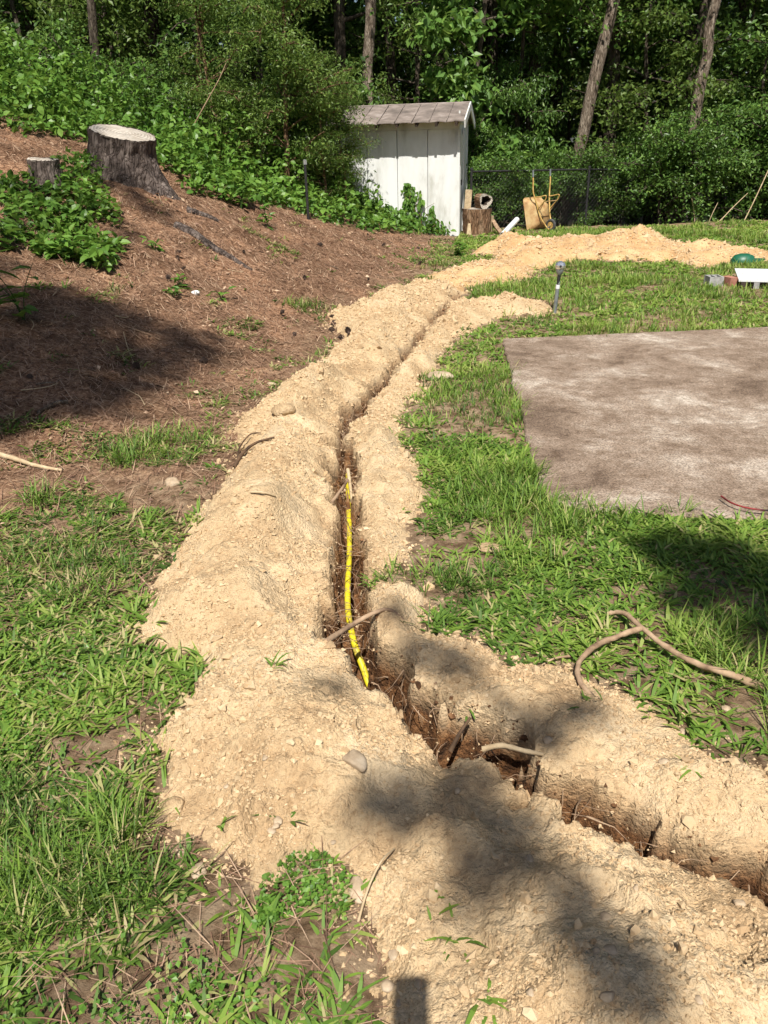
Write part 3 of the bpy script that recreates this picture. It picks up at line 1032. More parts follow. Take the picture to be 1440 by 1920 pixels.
# ------------------------------------------------------------------ stumps
def stump(name, label, c, r, h, tilt, flares, seed, roots=()):
    rng = np.random.default_rng(seed)
    root = empty(name, c)
    root.rotation_euler = (tilt[0], tilt[1], 0)
    tag(root, label, 'stump')
    ns, nz = 96, 40
    th = np.arange(ns) / ns * 2 * math.pi
    V = []
    for i in range(nz + 1):
        f = i / nz
        z = -.45 * h + (1.45 * h) * f
        fl = np.ones(ns)
        g = max(0, 1 - max(f - .12, 0) / .75)
        for (a0, w, s_) in flares:
            dd = np.abs((th - a0 + math.pi) % (2 * math.pi) - math.pi)
            fl += s_ * np.exp(-(dd / w) ** 2) * g ** (1.5 if s_ > 1 else 2.2)
        fl += .42 * g ** 1.4
        bark = .030 * np.sign(fbm(th * 5.5 * r + 3, np.full(ns, z * 4), 2.6, 2, off=seed)) * np.abs(fbm(th * 5.5 * r + 3, np.full(ns, z * 4), 2.6, 2, off=seed)) ** .5
        bark += .02 * fbm(th * 7, np.full(ns, z * 9), 2.2, 3, off=seed + 4)
        rr = r * fl * (1 + bark)
        V.append(np.c_[rr * np.cos(th), rr * np.sin(th), np.full(ns, z + (.004 * rng.standard_normal(ns) if i == nz else 0))])
    V = np.concatenate(V)
    j = np.arange(ns); j2 = (j + 1) % ns
    F = np.concatenate([np.stack([i * ns + j, i * ns + j2, (i + 1) * ns + j2, (i + 1) * ns + j], 1) for i in range(nz)])
    link('bark', mesh_np('bark', V, F, M['bark_stump'], True), root)
    # cut face with a slightly uneven saw surface
    rings = 8
    T = V[-ns:]
    W = [T - [0, 0, .012]]
    for q in range(1, rings):
        w = T * (1 - q / rings); w[:, 2] = h + .014 * fbm(w[:, 0], w[:, 1], 6, 3, off=seed)
        W.append(w)
    W = np.concatenate(W + [np.array([[0, 0, h]])])
    F4 = np.concatenate([np.stack([i * ns + j, i * ns + j2, (i + 1) * ns + j2, (i + 1) * ns + j], 1) for i in range(rings - 1)])
    F3 = np.stack([(rings - 1) * ns + j, (rings - 1) * ns + j2, np.full(ns, rings * ns)], 1)
    link('cut_face', mesh_np('cut_face', W, [F4, F3], M['wood_end'], True), root)
    inv = root.matrix_basis.inverted()
    for pts, r0, r1 in roots:
        P = np.array([list(inv @ Vector(p)) for p in pts])
        P = smooth_path(P, 26)
        a = Acc()
        a.tube(P, np.linspace(r0, r1, 26), 12, wob=.09)
        a.obj('surface_root', M['bark_stump'], root, smooth=True)
    return root


rt = [gp(330, 425), gp(360, 440), gp(395, 463), gp(430, 482), gp(472, 505)]
rt = [p + np.array([0, 0, q_]) for p, q_ in zip(rt, (.0, .012, .008, -.004, -.02))]
rt2 = [gp(350, 395), gp(385, 405), gp(410, 415)]
stump('tree_stump', 'big wide tree stump with flared roots and pale slanting cut on the bank', (STX, STY, STZ + .0), .37, .72,
      (math.radians(9), math.radians(13), 0), [(-.30, .42, 2.1), (-1.25, .5, 1.05), (2.8, .5, .35), (.9, .5, .7), (-2.2, .4, .5)], 5,
      [(rt, .062, .026), (rt2, .05, .02)])
c = gp(88, 345)
stump('tree_stump', 'small low sawn stump half hidden by ivy left of the big stump', (c[0], c[1], c[2] - .05), .165, .30,
      (math.radians(4), math.radians(4), 0), [(-1.2, .5, .3), (.5, .5, .2)], 9)


# ------------------------------------------------------------------ yellow pipe, stakes, small gear
def pipe():
    pts = []
    for px, py, zo in ((652, 890, -.22), (653, 930, -.16), (655, 990, -.14), (655, 1040, -.14), (652, 1100, -.15), (653, 1150, -.17), (664, 1205, -.20), (680, 1250, -.26), (700, 1300, -.34), (735, 1335, -.37)):
        p = gp(px, py, zo); pts.append(p)
    a = Acc()
    a.tube(smooth_path(pts, 60), .0135, 14)
    o = a.obj('gas_pipe', M['yellow'], None, smooth=True)
    tag(o, 'yellow plastic pipe lying along the bottom of the trench', 'pipe')


pipe()


def stake():
    p = gp(1040, 585)
    root = empty('yard_stake', p)
    root.rotation_euler = (0, math.radians(3.2), 0)
    tag(root, 'grey pipe stake with black neck and shiny silver head in the lawn', 'stake')
    a = Acc(); a.tube([[0, 0, -.06], [0, 0, .245]], .020, 14); a.obj('post', M['galv'], root, smooth=True)
    a = Acc(); a.tube([[0, 0, .24], [0, 0, .28]], .0215, 14); a.obj('band', M['pvc'], root, smooth=True)
    a = Acc(); a.tube([[0, 0, .275], [0, 0, .395]], .017, 14); a.obj('neck', M['black_metal'], root, smooth=True)
    a = Acc()
    a.tube([[0, -.018, .285], [.014, -.012, .312]], .006, 6); a.obj('clip', M['galv'], root)
    a = Acc(); a.tube([[0, 0, .375], [0, 0, .40], [0, 0, .43], [0, 0, .445]], [.018, .036, .042, .042], 16); a.obj('cup', M['galv'], root, smooth=True)
    a = Acc()
    a.tube([[0, 0, .438], [0, 0, .45], [0, 0, .475], [0, 0, .50], [0, 0, .515]], [.044, .052, .054, .042, .015], 10); h = a.obj('head', M['chrome'], root)
    a = Acc(); a.tube([[-.01, -.054, .47], [-.01, -.062, .47]], .012, 8); a.obj('bolt', M['black_metal'], h)


stake()


def loglike(name, label, cat, c, r, h, rot, bark='bark_red', seed=1, group=None):
    root = empty(name, c); root.rotation_euler = rot
    tag(root, label, cat, group)
    ns = 36
    th = np.arange(ns) / ns * 2 * math.pi
    V = []
    for i in range(13):
        z = h * i / 12
        rr = r * (1 + .05 * fbm(np.cos(th) * 3 + 9, np.sin(th) * 3 + z * 3, 2, 3, off=seed) + .06 * fbm(th * 4, np.full(ns, z * 3), 2, 2, off=seed))
        V.append(np.c_[rr * np.cos(th), rr * np.sin(th), np.full(ns, z)])
    V = np.concatenate(V)
    j = np.arange(ns); j2 = (j + 1) % ns
    F = np.concatenate([np.stack([i * ns + j, i * ns + j2, (i + 1) * ns + j2, (i + 1) * ns + j], 1) for i in range(12)])
    link('bark', mesh_np('bark', V, F, M[bark], True), root)
    for nm, k, zz in (('cut_face', 12, h - .004), ('cut_face', 0, .004)):
        W = V[k * ns:(k + 1) * ns] * [.985, .985, 1]; W[:, 2] = zz
        W = np.vstack([W, [[0, 0, zz]]])
        link(nm, mesh_np(nm, W, np.stack([j, j2, np.full(ns, ns)], 1), M['wood_end']), root)
    return root


def logs():
    c = gp(896, 440)
    x, y, z = c[0], c[1] + .25, float(base(c[0], c[1] + .25))
    big = loglike('log_round', 'thick upright log round with rough brown bark beside the shed corner', 'log', (x, y, z - .04), .265, .50, (0, 0, 0), 'bark_red', 3)
    a = Acc(); a.box((-.17, -.235, .13), (.10, .03, .24), taper=.5); a.obj('bare_patch', M['pale_stick'], big)
    # hollow chunk on top
    root = empty('log_chunk', (x + .10, y - .02, z + .46)); root.rotation_euler = (math.radians(88), 0, math.radians(20))
    tag(root, 'broken hollow log chunk lying on top of the log round', 'log')
    ns = 26; th = np.arange(ns) / ns * 2 * math.pi
    R = .135 * (1 + .12 * np.sin(th * 3 + 1)) ; Ri = R * (.66 + .10 * np.sin(th * 2 + .5) + .07 * np.sin(th * 5 + 2) + .05 * np.sin(th * 9))
    lay = [np.c_[R * np.cos(th), R * np.sin(th) + .13, np.full(ns, -.10)], np.c_[R * np.cos(th), R * np.sin(th) + .13, np.full(ns, .14)],
           np.c_[Ri * np.cos(th), Ri * np.sin(th) + .14, np.full(ns, .13)], np.c_[Ri * .7 * np.cos(th), Ri * .7 * np.sin(th) + .14, np.full(ns, -.06)]]
    V = np.concatenate(lay); j = np.arange(ns); j2 = (j + 1) % ns
    q = lambda i: np.stack([i * ns + j, i * ns + j2, (i + 1) * ns + j2, (i + 1) * ns + j], 1)
    link('bark', mesh_np('bark', V[:2 * ns], q(0), M['bark_red'], True), root)
    link('cut_face', mesh_np('cut_face', V[ns:3 * ns], q(0), M['wood_end']), root)
    link('hollow', mesh_np('hollow', np.vstack([V[2 * ns:], [[0, .14, -.06]]]), [q(0), np.stack([ns + j, ns + j2, np.full(ns, 2 * ns)], 1)], M['dark_wood']), root)
    # split billets
    def billet(label, cc, size, rot, grp=None):
        r_ = empty('firewood_billet', cc); r_.rotation_euler = rot
        tag(r_, label, 'firewood', grp)
        w, l = size
        Vb = np.array([[-w, 0, 0], [w, 0, 0], [.1 * w, w * 1.3, 0], [-w, 0, l], [w, 0, l], [.1 * w, w * 1.3, l]])
        link('split_face', mesh_np('split_face', Vb, [np.array([[0, 1, 4, 3]]), ], M['pale_stick']), r_)
        link('bark', mesh_np('bark', Vb, [np.array([[1, 2, 5, 4], [2, 0, 3, 5]])], M['bark_red']), r_)
        link('cut_face', mesh_np('cut_face', Vb[:3], [np.array([[0, 2, 1]])], M['wood_end']), r_)
        link('cut_face', mesh_np('cut_face', Vb[3:], [np.array([[0, 1, 2]])], M['wood_end']), r_)
    billet('pale split billet standing upright behind the log round by the fence post', (x - .17, y + .12, z + .45), (.065, .34), (0, math.radians(4), 0))
    billet('short grey split billet lying on the log round beside the white wall', (x - .20, y - .08, z + .462), (.05, .20), (0, math.radians(3), .3))
    billet('orange-brown split wedge leaning on the right of the log round', (x + .29, y - .02, z - .02), (.06, .34), (0, math.radians(8), 1.0))
    a = Acc()
    p0 = gp(940, 441) ; p1 = gp(921, 418)
    p1 = np.array([x + .33, y + .05, z + .22])
    d = p0 - p1
    a.tube([p1, p1 + d * .5, p0 + [0, 0, .03]], [.04, .045, .04], 6, wob=.1)
    tag(a.obj('broken_branch', M['root']), 'weathered short branch propped between log round and white pipe', 'branch')
    # PVC pipe
    q0, q1 = gp(942, 446), gp(970, 413)
    q0 = q0 + [0, 0, .05]
    q1 = at(969, 412, q0[1] + 1.0)
    d = (q1 - q0); Lp = np.linalg.norm(d)
    root = empty('white_pipe', q0)
    root.rotation_mode = 'QUATERNION'; root.rotation_quaternion = Vector(d).to_track_quat('Z', 'Y')
    tag(root, 'white plastic pipe length lying in the grass beside the log round', 'pipe')
    a = Acc(); a.tube([[0, 0, 0], [0, 0, Lp]], .052, 24, cap=False); a.obj('outer_wall', M['pvc'], root, smooth=True)
    a = Acc(); a.tube([[0, 0, Lp], [0, 0, 0]], .046, 24, cap=False); a.obj('inner_wall', M['pvc'], root, smooth=True)
    th = np.arange(24) / 24 * 2 * math.pi
    for zz in (0, Lp):
        a = Acc()
        V = np.vstack([np.c_[.052 * np.cos(th), .052 * np.sin(th), np.full(24, zz)], np.c_[.046 * np.cos(th), .046 * np.sin(th), np.full(24, zz)]])
        jj = np.arange(24); a.add(V, np.stack([jj, (jj + 1) % 24, (jj + 1) % 24 + 24, jj + 24], 1))
        a.obj('rim', M['pvc'], root)


logs()


def wheelbarrow():
    g = gp(1022, 429)
    y = g[1] - .2
    c = at(1022, 428, y)
    z = float(base(c[0], y))
    root = empty('wheelbarrow', (c[0], y, z), math.radians(-50))
    tag(root, 'rusty yellow wheelbarrow tipped up on its nose by the fence', 'wheelbarrow')
    s = 1.05
    lean = math.radians(-14)
    Rl = np.array([[math.cos(lean), 0, math.sin(lean)], [0, 1, 0], [-math.sin(lean), 0, math.cos(lean)]])

    def T(P):
        return (np.asarray(P, float) @ Rl.T) * s
    # tray: local x = away from tray floor towards chassis, z = along its length (nose at the bottom), y across
    def ring(x, y0, z0, z1, n=7):
        pts = []
        r = .06
        for (sy, zc, a0) in ((1, z1 - r, 0), (-1, z1 - r, 90), (-1, z0 + r, 180), (1, z0 + r, 270)):
            for q in range(n):
                a = math.radians(a0 + 90 * q / (n - 1))
                yy = sy * (y0 - r) + r * math.cos(a)
                zz = zc + r * math.sin(a)
                pts.append([x, yy, zz])
        return np.array(pts)
    outer = ring(-.20, .27, .0, .62)
    floor = ring(.0, .19, .10, .47)
    k = len(outer); j = np.arange(k); j2 = (j + 1) % k
    V = np.vstack([outer, floor, [floor.mean(0)]])
    me = mesh_np('tray', T(V), [np.stack([j, j2, j2 + k, j + k], 1), np.stack([j + k, j2 + k, np.full(k, 2 * k)], 1)], M['rust_yellow'], True)
    tr = link('tray', me, root)
    a = Acc(); a.tube(T(np.vstack([outer, outer[:1]])), .011, 6, cap=False); a.obj('rolled_rim', M['rust_yellow'], tr)
    for sy in (-1, 1):
        a = Acc()
        a.tube(T(smooth_path([[.13, sy * .05, -.02], [.10, sy * .09, .05], [.04, sy * .15, .25], [.03, sy * .20, .52], [.03, sy * .24, .68], [.07, sy * .25, .86], [.08, sy * .25, .95]], 22)), .014, 8)
        hd = a.obj('handle', M['yellow_tube'], root, smooth=True)
        a = Acc(); a.tube(T([[.08, sy * .25, .93], [.10, sy * .25, 1.05]]), .018, 8); a.obj('grip', M['galv'], hd)
        a = Acc()
        a.tube(T(smooth_path([[.03, sy * .18, .36], [.16, sy * .19, .44], [.25, sy * .19, .50], [.27, sy * .19, .56], [.15, sy * .20, .57], [.04, sy * .20, .58]], 20)), .011, 7)
        a.obj('leg', M['yellow_tube'], root, smooth=True)
        a = Acc(); a.tube(T([[.03, sy * .16, .30], [.24, sy * .19, .50]]), .007, 6); a.obj('brace', M['rust_yellow'], root)
    a = Acc(); a.tube(T([[.2, -.19, .47], [.2, .19, .47]]), .008, 6); a.obj('cross_bar', M['rust_yellow'], root)
    a = Acc(); a.tube(T([[.13, -.08, .02], [.13, .08, .02]]), .010, 8); a.obj('axle', M['galv'], root)
    wc = np.array([.15, 0, .05])
    th = np.linspace(0, 2 * math.pi, 29)
    wheel = empty('wheel'); wheel.parent = root
    a = Acc(); a.tube(T(np.c_[wc[0] + .085 * np.cos(th), np.zeros(29), wc[2] + .085 * np.sin(th)]), .030, 10, cap=False); a.obj('tyre', M['rubber'], wheel, smooth=True)
    a = Acc(); a.tube(T([[wc[0], -.018, wc[2]], [wc[0], .018, wc[2]]]), .066, 20); a.obj('rim', M['yellow_tube'], wheel)
    a = Acc(); a.tube(T([[wc[0], -.04, wc[2]], [wc[0], .04, wc[2]]]), .02, 10); a.obj('hub', M['rust_yellow'], wheel)


wheelbarrow()


# ------------------------------------------------------------------ chain-link fence
def fence():
    p0 = at(884, 330, SY + .9)
    pa = np.array([p0[0], p0[1]])
    pb = at(1283, 376, 19.5)[:2]
    pc = pb + (pb - pa) * .75
    root = empty('chain_link_fence', (pa[0], pa[1], float(base(*pa))))
    tag(root, 'black chain-link fence with thin top rail behind the yard', 'fence')
    O = np.array([pa[0], pa[1], float(base(*pa))])
    H = 1.10
    stn = [pa, pa + (pb - pa) * .5, pb, pb + (pc - pb) * .5, pc]
    tops = []
    for i, p in enumerate(stn):
        z = float(base(*p))
        b0 = np.array([p[0], p[1], z - .1]) - O
        t0 = np.array([p[0], p[1], z + H + .02]) - O
        a = Acc(); a.tube([b0, t0], .026, 10); po = a.obj('post', M['black_metal'], root, smooth=True)
        a = Acc(); a.tube([t0 - [0, 0, .0], t0 + [0, 0, .03], t0 + [0, 0, .045]], [.032, .03, .008], 10); a.obj('cap', M['black_metal'], po)
        tops.append(t0 - [0, 0, .03])
    for i in range(len(tops) - 1):
        a = Acc(); a.tube([tops[i], tops[i + 1]], .019, 8); a.obj('top_rail', M['black_metal'], root, smooth=True)
        P0, P1 = tops[i], tops[i + 1]
        Ls = np.linalg.norm((P1 - P0)[:2])
        a = Acc()
        step = .10
        nw = int(Ls / step)
        for sgn in (1, -1):
            for q in range(-int(H / step), nw + int(H / step)):
                s0 = q * step; s1 = s0 + sgn * H
                h0, h1 = 0.0, 1.0
                lo, hi = min(s0, s1), max(s0, s1)
                if hi < 0 or lo > Ls: continue
                def clipv(sv): return min(max(sv, 0), Ls)
                a_s, b_s = clipv(s0), clipv(s1)
                ha, hb = (a_s - s0) / (s1 - s0), (b_s - s0) / (s1 - s0)
                A_ = P0 + (P1 - P0) * (a_s / Ls) - [0, 0, H - .04] + np.array([0, 0, (H - .04) * ha])
                B_ = P0 + (P1 - P0) * (b_s / Ls) - [0, 0, H - .04] + np.array([0, 0, (H - .04) * hb])
                a.tube([A_, B_], .0013, 3, cap=False)
        o = a.obj('wire_mesh', M['black_metal'], root)
    # lone post in the weeds left of the shed
    q = gp(573, 352)
    q = at(574, 345, 12.6)
    zz = float(base(q[0], q[1]))
    r2 = empty('metal_post', (q[0], q[1], zz)); tag(r2, 'thin dark metal post with a silver cap standing in the weeds', 'post')
    a = Acc(); a.tube([[0, 0, -.1], [0, 0, .80]], .022, 8); a.obj('shaft', M['black_metal'], r2, smooth=True)
    a = Acc(); a.tube([[0, 0, .77], [0, 0, .83], [0, 0, .84]], [.028, .028, .01], 10); a.obj('cap', M['chrome'], r2)


fence()


# ------------------------------------------------------------------ far right: white pallet board, bricks, green box, tan board
def right_gear():
    p0 = gp(1372, 541); p1 = gp(1440, 562)
    x, y = p0[0], p0[1]
    z = float(base(x, y))
    root = empty('pallet_panel', (x + .10, y, z), math.radians(-20))
    tag(root, 'white-topped slatted pallet lying flat on the grass beside the slab', 'pallet')
    for i in range(7):
        a = Acc(); a.box((.75, .045 + i * .135, .088), (1.56, .130, .018)); a.obj('deck_board', M['pvc'], root)
    for i in range(3):
        a = Acc(); a.box((.75, .04 + i * .42, .037), (1.48, .04, .08)); a.obj('stringer', M['dark_wood'], root)
    for i in range(11):
        a = Acc(); a.box((.03 + i * .14, -.0, .035), (.06, .035, .08)); a.obj('slat', M['grey_block'] if i % 3 == 1 else M['dark_wood'], root)
    bl = empty('masonry_block', (x - .12, y + .26, z)); tag(bl, 'small grey hollow block at the end of the white pallet', 'block')
    a = Acc()
    for dx in (-.07, 0, .07):
        a.box((dx, 0, .055), (.022, .14, .11))
    a.obj('web', M['grey_block'], bl)
    a = Acc(); a.box((0, .08, .055), (.17, .02, .11)); a.obj('face_shell', M['grey_block'], bl)
    a = Acc(); a.box((0, -.08, .055), (.17, .02, .11)); a.obj('face_shell', M['grey_block'], bl)
    a = Acc(); a.box((0, 0, .05), (.10, .16, .10))
    b1 = a.obj('brick', M['brick_red'], loc=(x + .045, y + .20, z + .005), rot=(0, 0, .3)); tag(b1, 'single reddish brick wedged between grey block and white pallet', 'brick')
    g = gp(1392, 495)
    root = empty('valve_box', (g[0], g[1], float(tz(g[0], g[1])))); tag(root, 'dark green domed plastic lid on the soil near the far mound', 'lid')
    n = 20; th = np.arange(n) / n * 2 * math.pi
    V = np.concatenate([np.c_[r * np.cos(th), .8 * r * np.sin(th), np.full(n, zz)] for r, zz in ((.17, -.03), (.17, .05), (.13, .11), (.06, .135))] + [np.array([[0, 0, .138]])])
    j = np.arange(n); j2 = (j + 1) % n
    F4 = np.concatenate([np.stack([i * n + j, i * n + j2, (i + 1) * n + j2, (i + 1) * n + j], 1) for i in range(3)])
    link('dome', mesh_np('dome', V, [F4, np.stack([3 * n + j, 3 * n + j2, np.full(n, 4 * n)], 1)], M['green_plastic'], True), root)
    a = Acc(); a.box((.24, 0, .03), (.22, .12, .07)); a.obj('tail', M['green_plastic'], root)
    a = Acc(); a.tube(smooth_path([gp(1352, 930, .045), gp(1372, 943, .045), gp(1400, 952, .045), gp(1440, 957, .045), gp(1520, 962, .045)], 26), .0045, 6)
    tag(a.obj('cable', M['red_cable'], smooth=True), 'thin red and black cable end on the concrete slab', 'cable')


right_gear()


# ------------------------------------------------------------------ roots, sticks, stones
def stick(name, label, pts, r0, r1, mat='root', cat='root', n=24, wob=.08, forks=(), zlift=0.0, sides=8):
    root = None
    P = smooth_path(pts, n)
    a = Acc(); a.tube(P, np.linspace(r0, r1, n), sides, wob=wob)
    if not forks:
        o = a.obj(name, M[mat], smooth=True)
    else:
        o = empty(name, P[0])
        a.V = [v - P[0] for v in a.V]
        a.obj('main_stem', M[mat], o, smooth=True)
        for f, fr0, fr1 in forks:
            b_ = Acc(); b_.tube(smooth_path(f, n) - P[0], np.linspace(fr0, fr1, n), sides, wob=wob)
            b_.obj('side_root', M[mat], o, smooth=True)
    tag(o, label, cat)
    return o


def T_(px, py, up=.0):
    p = tp(px, py); p[2] += up
    return p


stick('tree_root', 'long forked pale root lying on the grass right of the trench',
      [T_(1440, 1302, .02), T_(1370, 1283, .035), T_(1300, 1262, .04), T_(1240, 1232, .05), T_(1195, 1200, .06), T_(1165, 1172, .05), T_(1138, 1163, .03)], .0125, .008, wob=.13, n=40,
      forks=[([T_(1197, 1205, .06), T_(1150, 1218, .05), T_(1110, 1238, .05), T_(1083, 1262, .035), T_(1088, 1288, .015), T_(1115, 1305, -.01)], .011, .008),
             ([T_(1070, 1240, .02), T_(1040, 1243, .02), T_(1015, 1250, .005)], .005, .003)])
stick('tree_root', 'curved brown root arching over the yellow pipe across the trench',
      [T_(610, 1205, .0), at(660, 1172, 2.42), at(700, 1150, 2.46), at(730, 1143, 2.47), T_(757, 1165, .0)], .011, .006, cat='root')
stick('tree_root', 'thick shaggy root hanging down the trench wall beside the pipe end',
      [gp(716, 1195, -.02), gp(722, 1225, -.06), gp(730, 1255, -.16), gp(732, 1290, -.25)], .012, .008)
stick('tree_root', 'twin bent roots lying on the crest of the left mound',
      [T_(440, 880, .012), T_(455, 858, .02), T_(480, 838, .022), T_(515, 824, .012)], .012, .005, 'dark_root',
      forks=[([T_(446, 872, .012), T_(450, 850, .03), T_(470, 825, .035), T_(490, 818, .02)], .006, .003)])
stick('stick', 'pale peeled branch lying in the straw at the left edge',
      [T_(-20, 850, .01), T_(30, 868, .02), T_(70, 880, .02), T_(118, 886, .01)], .018, .008, 'pale_stick', 'stick')
stick('stick', 'short grey stick on the shaded pine straw', [T_(72, 778, .01), T_(92, 768, .02), T_(112, 760, .02), T_(128, 757, .01)], .010, .013, 'bark', 'stick')
stick('stick', 'pale splintered stick standing in the middle of the trench', [gp(652, 880, .03), gp(656, 905, .0), gp(661, 945, -.05)], .010, .009, 'pale_stick', 'stick')
stick('stick', 'reddish stick crossing the trench beside the pale splinter', [gp(622, 942, .02), gp(640, 918, .02), gp(652, 900, .02)], .009, .007, 'root', 'stick')
stick('stick', 'pale broken root end poking from the trench wall below the grass sprig', [gp(905, 1405, -.02), gp(940, 1398, .0), gp(985, 1408, .02), gp(1022, 1415, .03)], .010, .006, 'pale_stick', 'stick')
stick('stick', 'dark root slanting down into the trench bottom', [gp(845, 1408, -.05), gp(862, 1375, .0), gp(882, 1345, .03)], .008, .004, 'dark_root', 'stick')
stick('stick', 'bent dark root loop hanging at the trench lip in shade', [gp(790, 1375, -.2), gp(795, 1330, -.1), gp(803, 1295, -.02), gp(818, 1280, .02)], .007, .004, 'root', 'stick')
stick('stick', 'thin twig lying across the pine straw in the shade', [T_(232, 625, .01), T_(240, 655, .015), T_(252, 685, .01)], .004, .003, 'pale_stick', 'stick')
stick('stick', 'dry straw stalk bent over the bottom of the near mound', [T_(672, 1735, .01), T_(690, 1690, .03), T_(715, 1640, .04), T_(740, 1600, .015)], .0035, .002, 'pale_stick', 'stick')
stick('stick', 'small pale stick on top of the left mound', [T_(470, 928, .01), T_(495, 930, .012), T_(517, 934, .01)], .006, .005, 'pale_stick', 'stick')


def rock(name, label, px, py, size, seed, cat='stone', mat='stone', sink=.46, rz=0.0, group=None):
    rng = np.random.default_rng(seed)
    import bmesh
    bm = bmesh.new()
    bmesh.ops.create_icosphere(bm, subdivisions=3, radius=1)
    V = np.array([v.co[:] for v in bm.verts])
    F = np.array([[v.index for v in f.verts] for f in bm.faces])
    bm.free()
    # chip it with a few planes so that it has facets
    for _ in range(9):
        n_ = rng.standard_normal(3); n_ /= np.linalg.norm(n_)
        d = rng.uniform(.55, .85)
        ex = V @ n_ - d
        V = V - np.clip(ex, 0, None)[:, None] * n_ * .92
    V *= (1 + .05 * fbm(V[:, 0] + V[:, 2], V[:, 1] - V[:, 2], 3, 3, off=seed))[:, None]
    V = V * np.array(size)
    p = tp(px, py)
    o = link(name, mesh_np(name, V, F, M[mat], True), None, (p[0], p[1], p[2] + size[2] * (1 - 2 * sink)), (rng.uniform(-.2, .2), rng.uniform(-.2, .2), rz))
    tag(o, label, cat, group)
    return o


rock('stone', 'oblong pale stone on the face of the near mound', 664, 1425, (.030, .052, .018), 1, rz=.5)
rock('stone', 'round pale stone lying in the grass by the near mound', 375, 1636, (.024, .024, .018), 2)
rock('stone', 'pointed tan stone in the grass left of the mound', 325, 908, (.045, .04, .04), 3)
rock('stone', 'flat cream rock half under grass at the right mound edge', 822, 708, (.12, .07, .05), 4)
rock('stone', 'upright flat pale stone at the foot of the near mound', 670, 1668, (.026, .05, .014), 5)
rock('dirt_clod', 'large rounded soil clod at the grassy corner of the near mound', 322, 1512, (.036, .03, .028), 6, 'clod', 'soil')
rock('dirt_clod', 'reddish cracked clod on the crest of the left mound', 530, 775, (.085, .06, .05), 7, 'clod', 'soil')
rock('dirt_clod', 'small brown clod at the edge of the grass near the slab corner', 925, 1030, (.085, .06, .02), 8, 'clod', 'soil')
rock('dirt_clod', 'rust-red clay lump jammed in the trench at lower right', 1185, 1512, (.038, .034, .036), 9, 'clod', 'clay')
_c = bpy.data.objects[[o_.name for o_ in bpy.data.objects if o_.get('label', '').startswith('rust-red')][0]]; _q = gp(1185, 1515, -.10); _c.location = _q
rock('stone', 'white stone chip on the straw below the fallen root', 366, 551, (.05, .03, .03), 10, mat='pvc')
rock('stone', 'small pale stone resting on the far bank near the mound', 510, 722, (.04, .03, .02), 12)
_r = np.random.default_rng(31)
for i in range(26):      # loose stones in the crumbled soil, all alike
    px, py = _r.uniform(700, 1400), _r.uniform(1600, 1910)
    if i % 3 == 0: px, py = _r.uniform(330, 760), _r.uniform(1380, 1640)
    if i % 5 == 0: px, py = _r.uniform(850, 1420), _r.uniform(1270, 1500)
    s_ = _r.uniform(.007, .015)
    rock('pebble', 'small loose pebble among the soil crumbs of the mounds', px, py, (s_ * _r.uniform(.8, 1.4), s_, s_ * .75), 100 + i, 'pebble', group='pebbles loose on the mounds')


# pine cones on the bank
def cone_mesh():
    a = Acc()
    for k in range(7):
        z = .006 + k * .009
        r = .030 * math.sin(min(1, (k + 1.2) / 4) * math.pi / 2) * (1 - max(0, k - 3) * .20)
        for q in range(8):
            an = q / 8 * 2 * math.pi + k * .39
            d = np.array([math.cos(an), math.sin(an), 0]); s_ = np.array([-d[1], d[0], 0])
            b0 = np.array([0, 0, z])
            a.add([b0, b0 + d * r * .7 + s_ * r * .28 + [0, 0, .004], b0 + d * r * 1.05 + [0, 0, .010], b0 + d * r * .7 - s_ * r * .28 + [0, 0, .004]], [[0, 1, 2, 3]])
    a.tube([[0, 0, 0], [0, 0, .03], [0, 0, .068]], [.012, .014, .003], 6)
    return a.mesh('pine_cone', M['cone'])


CM = cone_mesh()
_r = np.random.default_rng(33)
spots = [(625, 605), (655, 615), (640, 630), (680, 560), (700, 540), (590, 560), (560, 520), (520, 470), (600, 470), (660, 480), (720, 470), (745, 520), (770, 490), (265, 452), (330, 470), (345, 495), (310, 520), (405, 505), (450, 470), (610, 545), (560, 640), (480, 560), (380, 690), (335, 765), (250, 690), (300, 640), (790, 470), (640, 430), (705, 445), (585, 440), (520, 600), (575, 600), (60, 720), (180, 640)]
for i, (px, py) in enumerate(spots[::2] + [(634, 612), (648, 622), (628, 622), (640, 606), (350, 485), (338, 505)]):
    p = tp(px + _r.uniform(-22, 22), py + _r.uniform(-12, 12))
    o = link('pine_cone', CM, None, (p[0], p[1], p[2] + .02), (_r.uniform(.8, 1.9), 0, _r.uniform(0, 6.28)), _r.uniform(.6, 1.15))
    tag(o, 'dark fallen pine cone lying on the straw bank', 'pine cone', 'pine cones fallen on the bank')

_r = np.random.default_rng(35)
for i in range(22):      # twigs dropped on the litter, all alike
    px, py = _r.uniform(20, 760), _r.uniform(430, 860)
    p = tp(px, py)
    if p[0] > np.interp(p[1], [2, 5, 9, 12, 15], [-.9, -.9, .0, .7, 1.0]):
        continue
    an = _r.uniform(0, 3.14); Lw = _r.uniform(.10, .28)
    e = [np.array([p[0] + math.cos(an + k_ * .12) * Lw * f_, p[1] + math.sin(an + k_ * .12) * Lw * f_, 0]) for k_, f_ in enumerate((-.5, -.1, .2, .5))]
    for q_ in e:
        q_[2] = tz(q_[0], q_[1]) + _r.uniform(.008, .02)
    o = stick('twig', 'thin dry twig dropped on the pine straw of the bank', e, _r.uniform(.003, .006), .002, _r.choice(['pale_stick', 'root', 'bark']), 'twig', n=12, sides=6)
    o['group'] = 'twigs on the straw'

